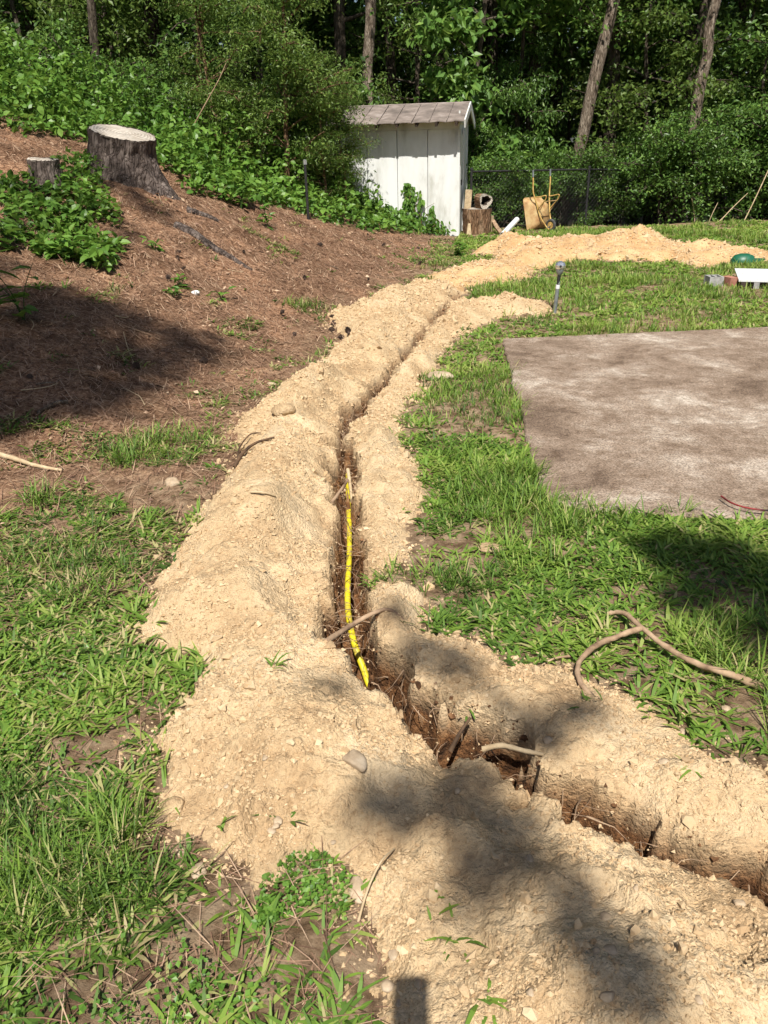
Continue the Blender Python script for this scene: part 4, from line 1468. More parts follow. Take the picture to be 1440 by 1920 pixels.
# root hairs torn out along the trench walls
def root_hairs():
    rng = np.random.default_rng(41)
    a = Acc()
    for i in range(900):
        k = rng.uniform(0, TRS[-1] * .97)
        x = np.interp(k, TRS, TR[:, 0]); y = np.interp(k, TRS, TR[:, 1]); w = np.interp(k, TRS, TRW)
        an = rng.uniform(0, 2 * math.pi)
        p = np.array([x + w * math.cos(an) * 1.05, y + w * math.sin(an) * 1.05, 0.0])
        p[2] = float(base(p[0], p[1])) - rng.uniform(.0, .16)
        d = np.array([-math.cos(an), -math.sin(an), rng.uniform(-1.2, .3)]) + rng.normal(0, .5, 3)
        d /= np.linalg.norm(d)
        L = rng.uniform(.04, .16)
        P = [p]
        for q in range(4):
            d = d + rng.normal(0, .28, 3) + [0, 0, -.08]; d /= np.linalg.norm(d)
            P.append(P[-1] + d * L / 4)
        a.tube(P, np.linspace(rng.choice([.0009, .0013, .0018, .0032]), .0006, 5), 4, cap=False)
    o = a.obj('root_hairs', M['root'], smooth=True)
    tag(o, 'fine torn rootlets bristling from the trench walls', 'rootlets', kind='stuff')


root_hairs()


def trench_rubble():
    rng = np.random.default_rng(43)
    n = 2200
    P, r, q = pick((REG == 3).astype(float), n, .45, rng)
    s_ = np.minimum(.0035 * (rng.pareto(2.4, n) + .8), .014) * np.interp(P[:, 1], [1, 3, 8], [1, 1, 1.5])
    V = (ICO[None] * (1 + .25 * rng.standard_normal((n, 12, 1)))) * (rng.uniform(.6, 1.3, (n, 3)) * s_[:, None])[:, None, :] + P[:, None, :]
    F = (np.arange(n)[:, None, None] * 12 + ICF[None]).reshape(-1, 3)
    o = link('clay_crumbs', mesh_np('clay_crumbs', V.reshape(-1, 3), F, M['clay'], False))
    tag(o, 'dark red clay crumbs clinging to the trench walls and floor', 'clay crumbs', kind='stuff')


trench_rubble()


# ------------------------------------------------------------------ weeds on the bank
def leafy_mass(name, label, poly, n, hfun, size, mat, seed, aspect=.72, dens=None, droop=.35):
    rng = np.random.default_rng(seed)
    lo, hi = poly.min(0), poly.max(0)
    out = []
    cnt = 0
    while cnt < n:
        X = rng.uniform(lo[0], hi[0], 3 * n); Y = rng.uniform(lo[1], hi[1], 3 * n)
        k = inside(X + .15 * fbm(X, Y, 2.5, 2), Y + .15 * fbm(X, Y, 2.5, 2, off=5.), poly)
        if dens is not None:
            k &= rng.random(3 * n) < dens(X, Y)
        out.append(np.c_[X[k], Y[k]]); cnt += k.sum()
    XY = np.concatenate(out)[:n]
    H = hfun(XY[:, 0], XY[:, 1]) * (1 + .55 * fbm(XY[:, 0], XY[:, 1], 2.2, 3, off=seed))
    H = np.maximum(H, .03)
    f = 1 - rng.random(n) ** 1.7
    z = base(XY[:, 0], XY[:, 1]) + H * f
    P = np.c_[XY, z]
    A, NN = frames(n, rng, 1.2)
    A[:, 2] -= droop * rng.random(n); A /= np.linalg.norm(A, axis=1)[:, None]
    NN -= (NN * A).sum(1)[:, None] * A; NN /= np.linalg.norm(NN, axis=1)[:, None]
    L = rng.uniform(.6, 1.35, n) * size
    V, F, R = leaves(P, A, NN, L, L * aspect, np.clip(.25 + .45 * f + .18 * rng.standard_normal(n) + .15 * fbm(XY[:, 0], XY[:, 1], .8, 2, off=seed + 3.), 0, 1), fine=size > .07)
    o = link(name, mesh_np(name, V, F, M[mat], False, {'rnd': R}))
    tag(o, label, 'weeds', kind='stuff')
    return o


edge = np.array([[-12, 11.0], [-6.5, 10.6], [-4.6, 10.9], [-4.0, 11.7], [-3.2, 11.9], [-2.5, 11.3], [-2.05, 11.5], [-1.45, 12.5], [-.75, 13.1], [-.15, 13.7], [.55, 14.6], [1.2, 15.45]])
WEED = np.vstack([edge, [[SX + .0, SY - .02], [SX - 2.5, SY + .46], [-2.2, 20], [-13, 20]]])


def weed_h(x, y):
    d, _ = seg_dist(x, y, edge, False)
    return .15 + np.minimum(d, 2.2) * .40


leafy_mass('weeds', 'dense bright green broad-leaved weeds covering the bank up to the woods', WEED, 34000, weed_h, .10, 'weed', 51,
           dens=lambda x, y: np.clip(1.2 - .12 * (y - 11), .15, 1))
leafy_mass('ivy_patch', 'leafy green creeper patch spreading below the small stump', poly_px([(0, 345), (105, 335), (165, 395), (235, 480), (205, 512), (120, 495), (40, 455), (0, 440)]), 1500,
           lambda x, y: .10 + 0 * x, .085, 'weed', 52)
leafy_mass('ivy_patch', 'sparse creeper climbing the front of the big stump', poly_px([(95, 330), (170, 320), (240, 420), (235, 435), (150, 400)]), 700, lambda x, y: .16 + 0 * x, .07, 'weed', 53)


leafy_mass('clover_patch', 'bright green clover patch at the foot of the near mound', poly_px([(490, 1680), (530, 1625), (600, 1610), (650, 1640), (655, 1700), (600, 1740), (520, 1730)]), 1100, lambda x, y: .022 + 0 * x, .0125, 'weed', 54, aspect=1.0, dens=lambda x, y: .15 + .85 * sstep(-.2, .4, fbm(x, y, 9.0, 2, off=4.)))
leafy_mass('clover_patch', 'low clover and weed leaves mixed through the grass on the left', poly_px([(-60, 1150), (220, 1200), (250, 1400), (330, 1600), (480, 1750), (600, 1920), (-60, 1920)]), 1100, lambda x, y: .03 + 0 * x, .014, 'weed', 55, aspect=.8,
           dens=lambda x, y: .1 + .9 * sstep(.0, .5, fbm(x, y, 5.0, 2, off=44.)))
# single leafy plants -----------------------------------------------------------
def plant(name, label, c, h, nl, size, seed, mat='weed', spread=.16, cat='plant', stems=3, group=None, aspect=.42):
    rng = np.random.default_rng(seed)
    root = empty(name, c, rng.uniform(0, 6.28))
    tag(root, label, cat, group)
    a = Acc(); Ps = []; As = []
    for s_ in range(stems):
        an = rng.uniform(0, 6.28)
        top = np.array([math.cos(an) * spread, math.sin(an) * spread, h * rng.uniform(.7, 1.05)])
        P = smooth_path([[0, 0, -.03], top * [.3, .3, .5], top], 8)
        a.tube(P, np.linspace(.006, .002, 8), 5)
        for k in range(max(2, nl // stems)):
            t = rng.uniform(.25, 1)
            p = P[min(7, int(t * 7))]
            az = k * 2.4 + an
            d = np.array([math.cos(az), math.sin(az), rng.uniform(-.35, .5)])
            Ps.append(p); As.append(d / np.linalg.norm(d))
    a.obj('stem', M['weed'], root)
    Ps = np.array(Ps); As = np.array(As); n = len(Ps)
    NN = np.tile([0, 0, 1.0], (n, 1)) + .3 * rng.standard_normal((n, 3))
    NN -= (NN * As).sum(1)[:, None] * As; NN /= np.linalg.norm(NN, axis=1)[:, None]
    L = rng.uniform(.6, 1.2, n) * size
    V, F, R = leaves(Ps, As, NN, L, L * aspect, np.clip(rng.normal(.55, .2, n), 0, 1), True)
    link('foliage', mesh_np('foliage', V, F, M[mat], False, {'rnd': R}), root)
    return root


def pl(px, py, *a, **k):
    p = tp(px, py)
    return plant(a[0], a[1], tuple(p), *a[2:], **k)


pl(452, 392, 'pokeweed', 'tall weed with big drooping leaves at the edge of the bank growth', .42, 34, .19, 61, spread=.15)
pl(502, 428, 'pokeweed', 'narrow drooping weed alone on the straw below the bank growth', .30, 18, .15, 62, spread=.08)
pl(45, 600, 'pokeweed', 'dark broad-leaved plant in the shade at the left edge', .42, 22, .17, 63, spread=.16, aspect=.6)
pl(25, 470, 'pokeweed', 'shaded leafy plant beneath the creeper at the left edge', .35, 26, .16, 64, spread=.2, aspect=.6)
pl(165, 495, 'pokeweed', 'bright green cluster of oval leaves on the straw bank', .20, 40, .16, 65, spread=.2, aspect=.5)
pl(110, 480, 'pokeweed', 'leafy green plant beside the oval-leaved cluster', .20, 34, .16, 66, spread=.2, aspect=.5)
pl(290, 470, 'seedling', 'small light green seedling among pine cones below the stump', .14, 18, .09, 67, spread=.07)
pl(340, 540, 'seedling', 'little upright green sprout beside the white stone chip', .13, 16, .10, 68, spread=.05)
pl(320, 555, 'seedling', 'flat sprawling green sprout left of the white stone chip', .06, 16, .11, 69, spread=.12)
pl(415, 560, 'seedling', 'sprig of narrow leaves on the straw right of the white stone chip', .10, 14, .10, 70, spread=.1)
pl(858, 480, 'pokeweed', 'low bushy weed at the shed corner before the far soil', .26, 40, .13, 71, spread=.18, aspect=.55)
def sprig(label, px, py, n, L, seed, W=.008, tilt=(.1, 1.0), spread=.02, name='grass_sprig', dead=0.0):
    rng = np.random.default_rng(seed)
    p = tp(px, py)
    az = rng.uniform(0, 6.28, n)
    P = np.c_[rng.normal(0, spread, n), rng.normal(0, spread, n), np.full(n, -.004)]
    V, F, A = blades(P, az, rng.uniform(*tilt, n), rng.uniform(.4, 1.7, n), rng.uniform(.5, 1.15, n) * L, rng.uniform(.6, 1.15, n) * W,
                     np.where(rng.random(n) < dead, .97, np.clip(rng.normal(.45, .2, n), 0, .92)))
    o = link(name, mesh_np(name, V, F, M['grass'], False, {'rnd': A}), None, p)
    tag(o, label, 'grass')


sprig('two-bladed grass sprig sprouting from the near mound', 428, 1560, 3, .07, 72)
sprig('bent grass sprig with one broad blade on the sunlit soil', 838, 1700, 5, .06, 73)
sprig('straggling grass runner below the bent sprig', 850, 1770, 12, .07, 74, spread=.015)
sprig('broad-bladed grass clump at the bottom edge of the picture', 920, 1880, 13, .08, 75, W=.010, spread=.02)
sprig('wilted grey-green sprig hanging over the trench lip', 885, 1345, 7, .06, 76)
sprig('small grass sprig by the end of the forked root', 1110, 1315, 7, .06, 77)
sprig('flattened grass sprig on the right-hand soil strip', 1290, 1445, 9, .07, 78, tilt=(.0, .3), spread=.012, dead=.4)
sprig('single grass sprig between the two humps of the left mound', 512, 1248, 8, .07, 79, spread=.015)
sprig('dense spiky grass tuft on the straw at the left edge', 75, 940, 90, .17, 80, W=.007, tilt=(.4, 1.4), spread=.035, name='grass_tuft', dead=.1)
sprig('leafy grass clump hanging on the right lip of the trench', 700, 1092, 26, .07, 81, spread=.03)
sprig('taller pale grass tuft between the trench and the slab', 870, 870, 130, .17, 82, W=.005, tilt=(.5, 1.4), spread=.07, name='grass_tuft')
sprig('arching fine grass tuft at the left foot of the mound', 355, 830, 130, .17, 83, W=.005, tilt=(.5, 1.4), spread=.07, name='grass_tuft')
sprig('fine dark grass tuft on the left slope of yard beside straw', 232, 870, 110, .16, 84, W=.005, tilt=(.5, 1.4), spread=.06, name='grass_tuft')


# vines on the shed wall ----------------------------------------------------------
def wall_vine(label, cols, n, size, seed, droop=.8, out=.10):
    """cols: list of (u along wall from the near corner, z0, z1, radius)"""
    rng = np.random.default_rng(seed)
    root = empty('wall_vine', (SX, SY, SHED_Z), SHED.rotation_euler.z)
    tag(root, label, 'vine')
    st = Acc(); Ps = []
    for (u, z0, z1, r) in cols:
        k = 9
        P = np.c_[-u + .05 * rng.standard_normal(k), -.05 - rng.uniform(0, .05, k), np.linspace(z0 - .1, z1, k)]
        st.tube(smooth_path(P, 20), np.linspace(.009, .003, 20), 5)
        m_ = int(n * (z1 - z0 + .15) / sum(c_[2] - c_[1] + .15 for c_ in cols))
        t = rng.random(m_)
        Ps.append(np.c_[-u + r * rng.standard_normal(m_) * (1.1 - .6 * t), -.04 - np.abs(rng.standard_normal(m_)) * out * (1.25 - t), z0 + (z1 - z0) * t])
    st.obj('stem', M['bark_red'], root)
    P = np.concatenate(Ps); m_ = len(P)
    A, NN = frames(m_, rng, .3)
    A[:, 2] = -np.abs(A[:, 2]) - droop; A /= np.linalg.norm(A, axis=1)[:, None]
    NN = np.tile([0, -1.0, .5], (m_, 1)) + .5 * rng.standard_normal((m_, 3))
    NN -= (NN * A).sum(1)[:, None] * A; NN /= np.linalg.norm(NN, axis=1)[:, None]
    L = rng.uniform(.6, 1.3, m_) * size
    V, F, R = leaves(P, A, NN, L, L * .6, np.clip(rng.normal(.5, .22, m_), 0, 1), True)
    link('foliage', mesh_np('foliage', V, F, M['weed'], False, {'rnd': R}), root)


wall_vine('thick green vine heaped against the left half of the shed wall', [(2.35, .3, 1.15, .18), (2.1, .3, 1.1, .16), (1.9, .25, .85, .16), (1.6, .2, .72, .15), (1.35, .1, .60, .14), (1.1, .1, .5, .14)], 1900, .085, 91)
wall_vine('upright leafy vine climbing the middle of the shed wall', [(.95, .05, .98, .07), (.86, .1, .92, .05)], 330, .085, 92, out=.05)
wall_vine('sparse drooping sprays with long leaves near the shed corner', [(.72, .05, .85, .07), (.5, .05, .62, .09), (.3, .0, .35, .10)], 120, .12, 93, droop=1.2, out=.03)


# ------------------------------------------------------------------ trees
def branchy(seed, pts, r0, r1, zlo, zhi, nl, reach, up, twigs, clump_n, clump_r, leaf, aspect=.5, sides=9, droop=.35, limb_r=.05, bark='bark', mat='tree_leaf', flat=.6, topdense=0.0):
    """trunk + limbs mesh, leaf mesh; pts is the trunk's axis in local metres"""
    rng = np.random.default_rng(seed)
    a = Acc()
    T = smooth_path(pts, 22)
    T[1:-1, :2] += .10 * r0 * rng.standard_normal((20, 2))
    rad = np.interp(np.linspace(0, 1, 22), [0, .06, 1], [r0 * 1.45, r0, r1])
    a.tube(T, rad, sides, wob=.05)
    Ps = []
    for i in range(nl):
        z = zlo + (zhi - zlo) * (rng.random() ** (1 - topdense * .5))
        k = int(np.argmin(np.abs(T[:, 2] - z)))
        an = rng.uniform(0, 6.283)
        Ln = reach * rng.uniform(.55, 1.15) * (1 - .45 * (z - zlo) / max(zhi - zlo, 1e-3))
        d = np.array([math.cos(an), math.sin(an), up * rng.uniform(.3, 1.3)]); d /= np.linalg.norm(d)
        P = [T[k]]
        for s_ in range(4):
            d = d + rng.normal(0, .2, 3) + [0, 0, -.06 * s_]; d /= np.linalg.norm(d)
            P.append(P[-1] + d * Ln / 4)
        P = np.array(P)
        a.tube(smooth_path(P, 9), np.linspace(min(limb_r, rad[k] * .6), .008, 9), 5, cap=False)
        for w in range(twigs):
            t = rng.uniform(.3, 1.0)
            q = P[0] + 0
            ix = min(int(t * 4), 3); q = P[ix] + (P[ix + 1] - P[ix]) * (t * 4 - ix)
            e = d * .4 + rng.normal(0, .7, 3); e[2] = e[2] * .5 - .1; e /= np.linalg.norm(e)
            tl = Ln * rng.uniform(.15, .4)
            q2 = q + e * tl
            a.tube([q, (q + q2) / 2 + [0, 0, .03 * tl], q2], [.010, .006, .003], 3, cap=False)
            m_ = int(clump_n * rng.uniform(.5, 1.4))
            g = rng.standard_normal((m_, 3)) * [clump_r, clump_r, clump_r * flat]
            Ps.append(q + (q2 - q) * rng.random((m_, 1)) ** .6 + g)
    P = np.concatenate(Ps); n = len(P)
    A, NN = frames(n, rng, .9)
    A[:, 2] -= droop; A /= np.linalg.norm(A, axis=1)[:, None]
    NN -= (NN * A).sum(1)[:, None] * A; NN /= np.linalg.norm(NN, axis=1)[:, None]
    L = rng.uniform(.6, 1.3, n) * leaf
    V, F, R = leaves(P, A, NN, L, L * aspect, np.clip(.5 + .22 * rng.standard_normal(n), 0, 1))
    return a.mesh('trunk', M[bark], True), mesh_np('crown', V, F, M[mat], False, {'rnd': R}), n


def tree_obj(name, label, cat, tm, cm, loc, rz=0.0, s=1.0, group=None):
    r = empty(name, loc, rz)
    r.scale = (s, s, s)
    tag(r, label, cat, group)
    link('trunk', tm, r); link('crown', cm, r)
    return r


def gz(x, y):
    return float(base(x, y))


# prototypes shared by the copies: (trunk, crown)
PROTO = {}
PROTO['canopy'] = [branchy(200 + i, [[0, 0, -.5], [.2, .1, 4], [.1, .3, 9], [.3, .1, 14]], .17, .05, 3.6, 14, 26, 3.4, .45, 7, 60, .34, .15, limb_r=.06, bark='bark_dark', mat='tree_leaf') for i in range(3)]
PROTO['under'] = [branchy(220 + i, [[0, 0, -.3], [.1, .1, 2], [.15, -.1, 4], [.2, .1, 6]], .07, .02, .9, 6, 24, 2.0, u_, 5, n_, c_, l_, limb_r=.025, bark='bark_dark', mat=m_, aspect=a_, droop=d_)
                  for i, (u_, n_, c_, l_, m_, a_, d_) in enumerate([(.35, 60, .17, .13, 'tree_leaf', .5, .35), (.15, 95, .20, .085, 'light_leaf', .42, .6), (.5, 44, .15, .17, 'tree_leaf', .62, .5), (.25, 85, .15, .10, 'tree_leaf', .35, .8), (.3, 60, .22, .12, 'light_leaf', .55, .4)])]
PROTO['shrub'] = [branchy(240 + i, [[0, 0, -.2], [.1, 0, .7], [.05, .1, 1.5]], .03, .01, .10, 1.5, 18, .95, .6, 5, 55, .12, .065, limb_r=.014, bark='bark_dark', mat='tree_leaf') for i in range(3)]
PROTO['pale'] = [branchy(260 + i, [[0, 0, -.2], [.1, 0, 1.4], [.25, .1, 3.2], [.2, 0, 4.4]], .05, .012, .35, 4.4, 34, 1.35, .5, 6, 75, .18, .072, limb_r=.02, bark='bark_red', mat='light_leaf', aspect=.38) for i in range(2)]
print('LEAVES', {k: [p[2] for p in v] for k, v in PROTO.items()})


def put(kind, i, label, cat, px, ydist, rz, s, name, group=None, dz=0.0):
    p = at(px, 330, ydist)
    tm, cm, _ = PROTO[kind][i % len(PROTO[kind])]
    return tree_obj(name, label, cat, tm, cm, (p[0], ydist, gz(p[0], ydist) + dz), rz, s, group)


# trees whose trunks the photograph shows: (label, px of foot, px at the top edge, distance, radius px, bark, crown from z)
def trunk_tree(label, px0, py0, px1, yd, wpx, bark, seed, zlo=3.2, mat='tree_leaf', low=0):
    p0 = at(px0, py0, yd); p1 = at(px1, 0, yd)
    zg = gz(p0[0], yd)
    slope = (p1[0] - p0[0]) / (p1[2] - p0[2])
    xb = p0[0] - slope * (p0[2] - zg)
    r = wpx / 2 * yd * 1.05 / FPX
    H = 13.0
    rng = np.random.default_rng(seed)
    pts = [[0, 0, -.5]]
    for z in (2.0, 4.5, 8.0, H):
        pts.append([slope * z + rng.normal(0, .03), rng.normal(0, .10), z])
    tm, cm, n = branchy(seed, pts, r, r * .45, zlo + 2.0, H, 13, 2.6, .5, 6, 40, .30, .13, limb_r=.06, bark=bark, mat=mat, sides=12)
    return tree_obj('woodland_tree', label, 'tree', tm, cm, (xb, yd, zg))


trunk_tree('tall tree with pale grey trunk rising straight behind the shed roof', 690, 200, 698, 19.5, 20, 'bark', 301, 4.0)
trunk_tree('tall tree with grey trunk leaning right, beyond the fence', 1086, 262, 1160, 19.2, 22, 'bark', 302, 3.8)
trunk_tree('tall thick-trunked tree bending right at the far right of the woods', 1290, 300, 1345, 18.5, 20, 'bark', 303, 3.8)
trunk_tree('slim dark tree trunk standing in shade just right of the pale trunk', 822, 190, 832, 22.0, 14, 'bark_dark', 304, 4.0)
trunk_tree('dark slender tree standing in deep shade above the big stump', 180, 150, 168, 18.0, 15, 'bark_dark', 305, 4.2)
trunk_tree('reddish vine-wrapped slender tree rising from the bank weeds', 370, 212, 386, 15.5, 11, 'bark_red', 306, 3.4)
trunk_tree('dark forked tree trunk close behind the chain-link fence', 1146, 400, 1150, 20.5, 24, 'bark_dark', 307, 3.2)
trunk_tree('thin dark tree between the feathery sapling and the pale trunk', 548, 100, 545, 21.0, 11, 'bark_dark', 308, 4.0)

rt = np.random.default_rng(77)
k = 0
MARKS = [(-20, 'beyond the left edge of the bank'), (90, 'at the left edge above the small stump'), (190, 'above the big stump'), (300, 'between big stump and reddish trunk'), (410, 'behind the reddish vine-wrapped trunk'), (520, 'behind the feathery sapling'),
         (620, 'left of the shed roof'), (700, 'behind the pale straight trunk'), (790, 'above the middle of the shed roof'), (890, 'above the right end of the shed'), (980, 'above the log round'), (1070, 'above the wheelbarrow'),
         (1150, 'behind the leaning grey trunk'), (1240, 'above the neighbouring roof'), (1340, 'behind the thick bending trunk'), (1430, 'near the right edge of the woods'), (9999, 'beyond the right edge of the woods')]


def mark(px):
    return next(t for lim, t in MARKS if px < lim)


for yd, pxs in ((21.5, (-60, 120, 330, 480, 620, 760, 930, 1020, 1240, 1430, 1560)), (26, (-150, 40, 230, 420, 570, 700, 860, 1000, 1100, 1200, 1360, 1500, 1650)), (33, (-250, -60, 140, 300, 470, 640, 800, 940, 1090, 1250, 1400, 1560, 1720))):
    for px in pxs:
        px = px + rt.uniform(-35, 35)
        put('canopy', k, 'shadowy tall tree in ' + {21.5: 'front', 26: 'middle', 33: 'rear'}[yd] + ' woods row ' + mark(px), 'tree', px, yd + rt.uniform(-1.5, 1.5), rt.uniform(0, 6.28), rt.uniform(.85, 1.25), 'woodland_tree', 'trees in the dark woods')
        k += 1
for yd, pxs in ((19.5, (-40, 90, 250, 460, 780, 890, 980, 1215, 1390, 1480)), (23.5, (-80, 60, 200, 330, 460, 600, 720, 830, 940, 1050, 1160, 1260, 1370, 1480)), (29, (-120, 20, 150, 280, 420, 560, 680, 790, 900, 1010, 1130, 1240, 1350, 1460, 1580))):
    for px in pxs:
        px = px + rt.uniform(-30, 30)
        put('under', k, {19.5: 'sunlit', 23.5: 'half-shaded', 29: 'deeply shaded'}[yd] + ' leafy sapling in the woods ' + mark(px), 'tree', px, yd + rt.uniform(-1.2, 1.2), rt.uniform(0, 6.28), rt.uniform(.8, 1.2), 'understorey_tree', 'saplings along the woods edge')
        k += 1
# shrubs behind and along the fence, numbered outwards from the shed
ORD = ['first', 'second', 'third', 'fourth', 'fifth', 'sixth', 'seventh', 'eighth', 'ninth', 'tenth', 'eleventh', 'twelfth', 'thirteenth', 'fourteenth', 'fifteenth', 'sixteenth', 'seventeenth', 'eighteenth', 'nineteenth', 'twentieth', 'twenty-first', 'twenty-second', 'twenty-third', 'twenty-fourth', 'twenty-fifth', 'twenty-sixth']
for i, (px, yd, s) in enumerate(sorted([(905, 17.6, .85), (950, 17.4, .8), (985, 18.0, .8), (1055, 18.6, .9), (1092, 18.5, 1.0), (1130, 18.7, .95), (1170, 19.2, 1.1), (1215, 19.4, 1.25), (1250, 18.0, 1.25), (1290, 17.7, 1.15), (1322, 18.0, 1.3), (1365, 18.6, 1.5), (1420, 18.2, 1.6), (1475, 18.0, 1.5), (1340, 21.0, 1.8), (1430, 21.0, 1.9), (1240, 21.5, 1.7), (1030, 20.4, 1.2), (930, 19.8, 1.3), (885, 18.6, 1.2), (1530, 17.0, 1.5)])):
    put('shrub', i, 'dense green shrub along the chain-link fence, ' + ORD[i] + ' from the shed', 'shrub', px, yd, i * 1.3, s, 'fence_shrub', 'shrubs along the fence')
for i, (px, yd, s) in enumerate(sorted([(30, 15.5, 1.3), (130, 16.5, 1.3), (240, 16.0, 1.2), (310, 15.0, 1.1), (520, 16.0, 1.3), (590, 15.6, 1.1), (640, 18.6, 1.4), (760, 19.0, 1.2), (-60, 14.0, 1.3)])):
    put('shrub', i + 1, 'leafy bush rising from the weeds on the wooded bank, ' + ORD[i] + ' from the left', 'shrub', px, yd, i * 2.1, s, 'bank_bush', 'bushes on the bank')
put('pale', 0, 'feathery olive-green sapling with small leaves left of the shed', 'sapling', 535, 14.4, .6, .98, 'feathery_sapling')
put('pale', 1, 'slim pale-leaved sapling behind the reddish trunk on the bank', 'sapling', 415, 15.0, 2.0, .85, 'feathery_sapling')
put('pale', 0, 'yellow-green spray of fine leaves hanging before the shed wall', 'bush', 648, 14.9, 2.2, .50, 'yellow_green_bush')
o = put('pale', 1, 'low yellow-green bush overhanging the left end of the shed', 'bush', 612, 14.6, 4.0, .52, 'yellow_green_bush')

# bare leaning saplings and dead branches
def deadwood(label, pts, r0, r1, mat='pale_stick'):
    stick('dead_branch', label, pts, r0, r1, mat, 'branch', n=16, wob=.05, sides=6)


deadwood('pale dead sapling slanting across the undergrowth left of the shed', [at(358, 245, 13.6), at(385, 195, 13.6), at(410, 150, 13.7), at(424, 118, 13.8)], .011, .005, 'root')
deadwood('long straight bare pole leaning up at the far right edge', [at(1368, 465, 16.5), at(1405, 395, 16.6), at(1445, 310, 16.8)], .014, .010)
deadwood('forked bare branch leaning out of the brush near the right fence post', [at(1300, 448, 16.8), at(1345, 418, 16.9), at(1375, 388, 17.0), at(1402, 362, 17.1)], .016, .006)
deadwood('thin upright dead stem right of the fence post', [at(1302, 440, 17.2), at(1302, 405, 17.2), at(1297, 372, 17.2)], .012, .006)
deadwood('short bare twig rising beside the forked branch', [at(1326, 424, 16.9), at(1336, 400, 16.9), at(1346, 380, 17.0)], .009, .005)
deadwood('bent pale branch in the brush behind the fence', [at(1106, 398, 19.0), at(1118, 388, 19.0), at(1124, 372, 19.0)], .013, .006)


# neighbouring roof seen through the trees
def neighbour():
    c = at(1190, 330, 33)
    zr = at(1190, 322, 33)[2]
    root = empty('neighbour_house', (c[0], 33, zr - 3.2), math.radians(4))
    tag(root, 'low house with grey shingle roof glimpsed through the trees beyond the fence', 'house')
    a = Acc(); a.box((0, 2.5, 1.0), (6.5, 5, 2.6)); a.obj('wall', M['siding'], root)
    for sg in (-1, 1):
        V = np.array([[-3.6, 2.5 + sg * 2.9, 2.25], [3.6, 2.5 + sg * 2.9, 2.25], [3.6, 2.5, 3.45], [-3.6, 2.5, 3.45]])
        V = np.vstack([V, V - [0, 0, .1]])
        link('roof_slope', mesh_np('roof_slope', V, np.array([[0, 1, 2, 3], [7, 6, 5, 4], [0, 4, 5, 1], [2, 6, 7, 3], [1, 5, 6, 2], [3, 7, 4, 0]]), M['shingle']), root)
    for x in (-1.8, 1.4):
        a = Acc(); a.box((x, -.02, 1.2), (.9, .06, 1.0)); w = a.obj('window', M['black_metal'], root)
        a = Acc(); a.box((x, -.06, .68), (1.0, .08, .05)); a.obj('sill', M['white_paint'], w)


neighbour()


# woods beyond, too far to tell tree from tree
def far_woods():
    rng = np.random.default_rng(88)
    n = 42000
    ang = rng.uniform(-.75, .75, n); d = rng.uniform(40, 62, n)
    x = np.sin(ang) * d * 1.15; y = np.cos(ang) * d
    top = 15 + 3 * fbm(x, y, .12, 2)
    z = base(x, y) + rng.random(n) ** .8 * top
    P = np.c_[x, y, z]
    A, NN = frames(n, rng, .6)
    L = rng.uniform(.45, 1.1, n)
    V, F, R = leaves(P, A, NN, L, L * .7, np.clip(rng.normal(.45, .25, n), 0, 1))
    o = link('distant_woods', mesh_np('distant_woods', V, F, M['far_leaf'], False, {'rnd': R}))
    tag(o, 'mass of distant woods closing the view', 'woods', kind='stuff')


far_woods()


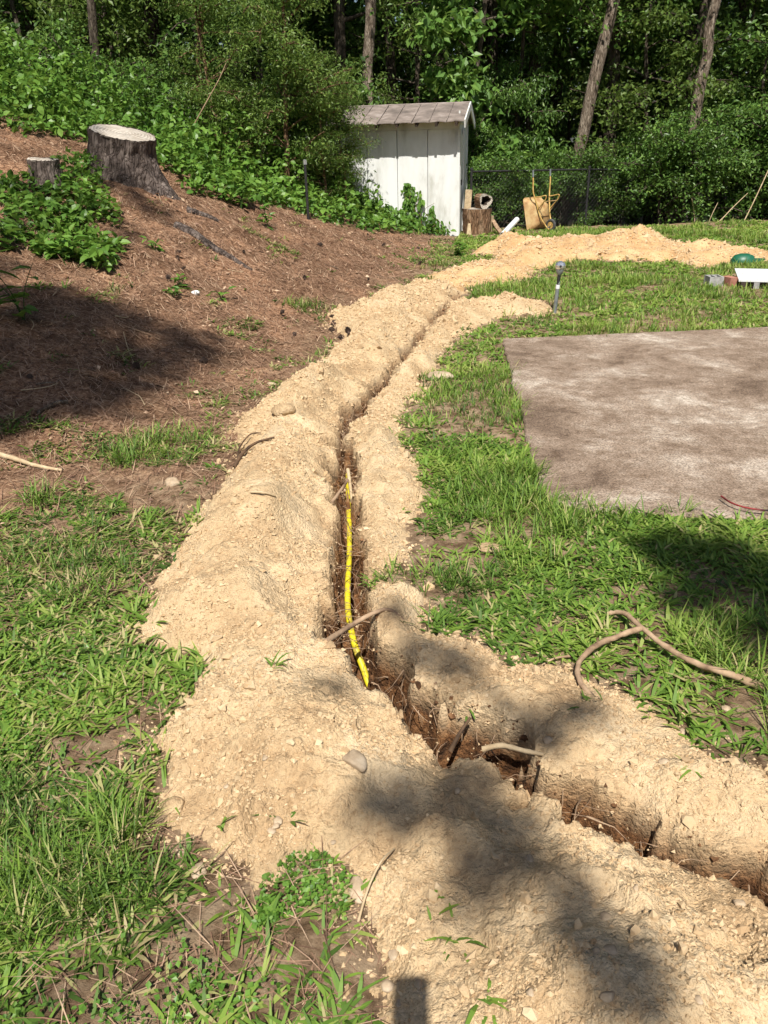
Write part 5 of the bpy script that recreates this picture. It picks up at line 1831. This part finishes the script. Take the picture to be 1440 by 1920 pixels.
# ------------------------------------------------------------------ trees behind the viewer, whose shade falls into the picture
def shade_tree():
    rng = np.random.default_rng(99)
    back = -LD

    def clump(px, py, rx, h, n, leaf=.11, sq=.7):
        g = tp(px, py)
        c = g + back * (h / back[2])
        return c, rng.standard_normal((n, 3)) * [rx * .55, rx * .55, rx * .3] + c, leaf
    specs = [(715, 1490, .075, 9, 68, .06), (740, 1530, .06, 9, 44, .06), (860, 1470, .08, 9, 72, .06), (935, 1540, .095, 9, 101, .06), (970, 1600, .09, 9, 85, .06), (900, 1620, .07, 9, 52, .06), (880, 1690, .06, 9, 36, .06),
             (1140, 1780, .085, 9, 81, .06), (1185, 1860, .085, 9, 72, .06), (1085, 1335, .075, 9, 68, .06), (1020, 1375, .06, 9, 44, .06), (785, 1215, .08, 9, 72, .06), (860, 1240, .07, 9, 52, .06), (745, 1150, .05, 9, 36, .06),
             (1330, 1060, .20, 10, 303, .09), (1420, 1095, .20, 10, 303, .09), (1255, 1030, .13, 10, 121, .09), (1405, 1180, .12, 10, 81, .09), (1290, 1120, .10, 10, 81, .09), (625, 1285, .05, 9, 24, .06)]
    for a_, b_, k_ in (((715, 1490), (935, 1540), 5), ((860, 1470), (1085, 1335), 4), ((970, 1600), (1140, 1780), 5), ((785, 1215), (1020, 1375), 5), ((880, 1690), (935, 1540), 3)):
        for q_ in range(1, k_):
            f_ = q_ / k_
            specs.append((a_[0] + (b_[0] - a_[0]) * f_ + rng.uniform(-25, 25), a_[1] + (b_[1] - a_[1]) * f_ + rng.uniform(-18, 18), .07, 8, 22, .055))
    left_poly = [(0, 500), (70, 545), (150, 560), (270, 590), (400, 655), (300, 690), (380, 715), (230, 735), (90, 775), (0, 800)]
    LP = np.array(left_poly, float)
    cnt = 0
    while cnt < 75:
        px, py = rng.uniform(-160, 410), rng.uniform(470, 810)
        if px > 0 and not inside(np.array([px]), np.array([py]), LP)[0]:
            continue
        specs.append((px, py, .26, 13, 95)); cnt += 1
    for px, py in ((40, 430), (90, 380), (30, 350), (170, 400), (220, 350), (190, 320), (150, 340), (260, 380), (300, 400), (230, 440)):
        specs.append((px, py, .24, 13, 55))
    cs, Ps, Ls = [], [], []
    for sp_ in specs:
        c_, P, lf = clump(*sp_)
        cs.append(c_); Ps.append(P); Ls.append(np.full(len(P), lf))
    P = np.concatenate(Ps); n = len(P); L = np.concatenate(Ls) * rng.uniform(.7, 1.3, n)
    A, NN = frames(n, rng, 1.0)
    V, F, R = leaves(P, A, NN, L, L * .6, rng.random(n))
    foot = np.array([-11.0, -9.0]); zf = gz(*foot)
    o3 = np.array([foot[0], foot[1], zf])
    root = empty('shade_tree', tuple(o3))
    tag(root, 'tall tree behind the viewer whose leafy boughs shade the bank and mound', 'tree')
    a = Acc()
    T = smooth_path([[0, 0, -.5], [.2, .2, 5], [.6, .5, 10], [1.2, .8, 15]], 20)
    a.tube(T, np.linspace(.34, .12, 20), 12, wob=.04)
    for c_ in cs[20::9]:
        t = T[min(19, int(np.clip((c_[2] - 5) / 15 * 20, 4, 17)))]
        e = c_ - o3
        a.tube(smooth_path([t, (t + e) / 2 + [0, 0, .5], e], 8), np.linspace(.04, .006, 8), 5, cap=False)
    a.obj('trunk', M['bark_dark'], root, smooth=True)
    link('crown', mesh_np('crown', V - o3, F, M['tree_leaf'], False, {'rnd': R}), root)


shade_tree()


# the phone that takes the picture; its shadow falls at the bottom edge
def phone():
    root = empty('smartphone', tuple(CAMP - FWD * .010))
    root.matrix_world = Matrix(((RIGHT[0], UP[0], -FWD[0], CAMP[0] - FWD[0] * .012), (RIGHT[1], UP[1], -FWD[1], CAMP[1] - FWD[1] * .012), (RIGHT[2], UP[2], -FWD[2], CAMP[2] - FWD[2] * .012), (0, 0, 0, 1)))
    tag(root, 'dark smartphone held up at the viewpoint, its shadow on the soil', 'phone')

    def slab(x0, x1, y0, y1, z0, z1, r):
        pts = []
        for cx, cy, a0 in ((x1 - r, y1 - r, 0), (x0 + r, y1 - r, 90), (x0 + r, y0 + r, 180), (x1 - r, y0 + r, 270)):
            for q in range(6):
                an = math.radians(a0 + 18 * q)
                pts.append([cx + r * math.cos(an), cy + r * math.sin(an)])
        pts = np.array(pts); n = len(pts)
        V = np.vstack([np.c_[pts, np.full(n, z0)], np.c_[pts, np.full(n, z1)], [[(x0 + x1) / 2, (y0 + y1) / 2, z0]], [[(x0 + x1) / 2, (y0 + y1) / 2, z1]]])
        j = np.arange(n); j2 = (j + 1) % n
        return V, [np.stack([j, j2, j2 + n, j + n], 1), np.stack([j2, j, np.full(n, 2 * n)], 1), np.stack([j + n, j2 + n, np.full(n, 2 * n + 1)], 1)]
    V, F = slab(-.058, .018, -.135, .018, 0, .008, .011)
    link('body', mesh_np('body', V, F, M['black_metal']), root)
    V, F = slab(-.055, .015, -.132, .015, .0085, .009, .009)
    link('screen', mesh_np('screen', V, F, M['black_metal']), root)


phone()
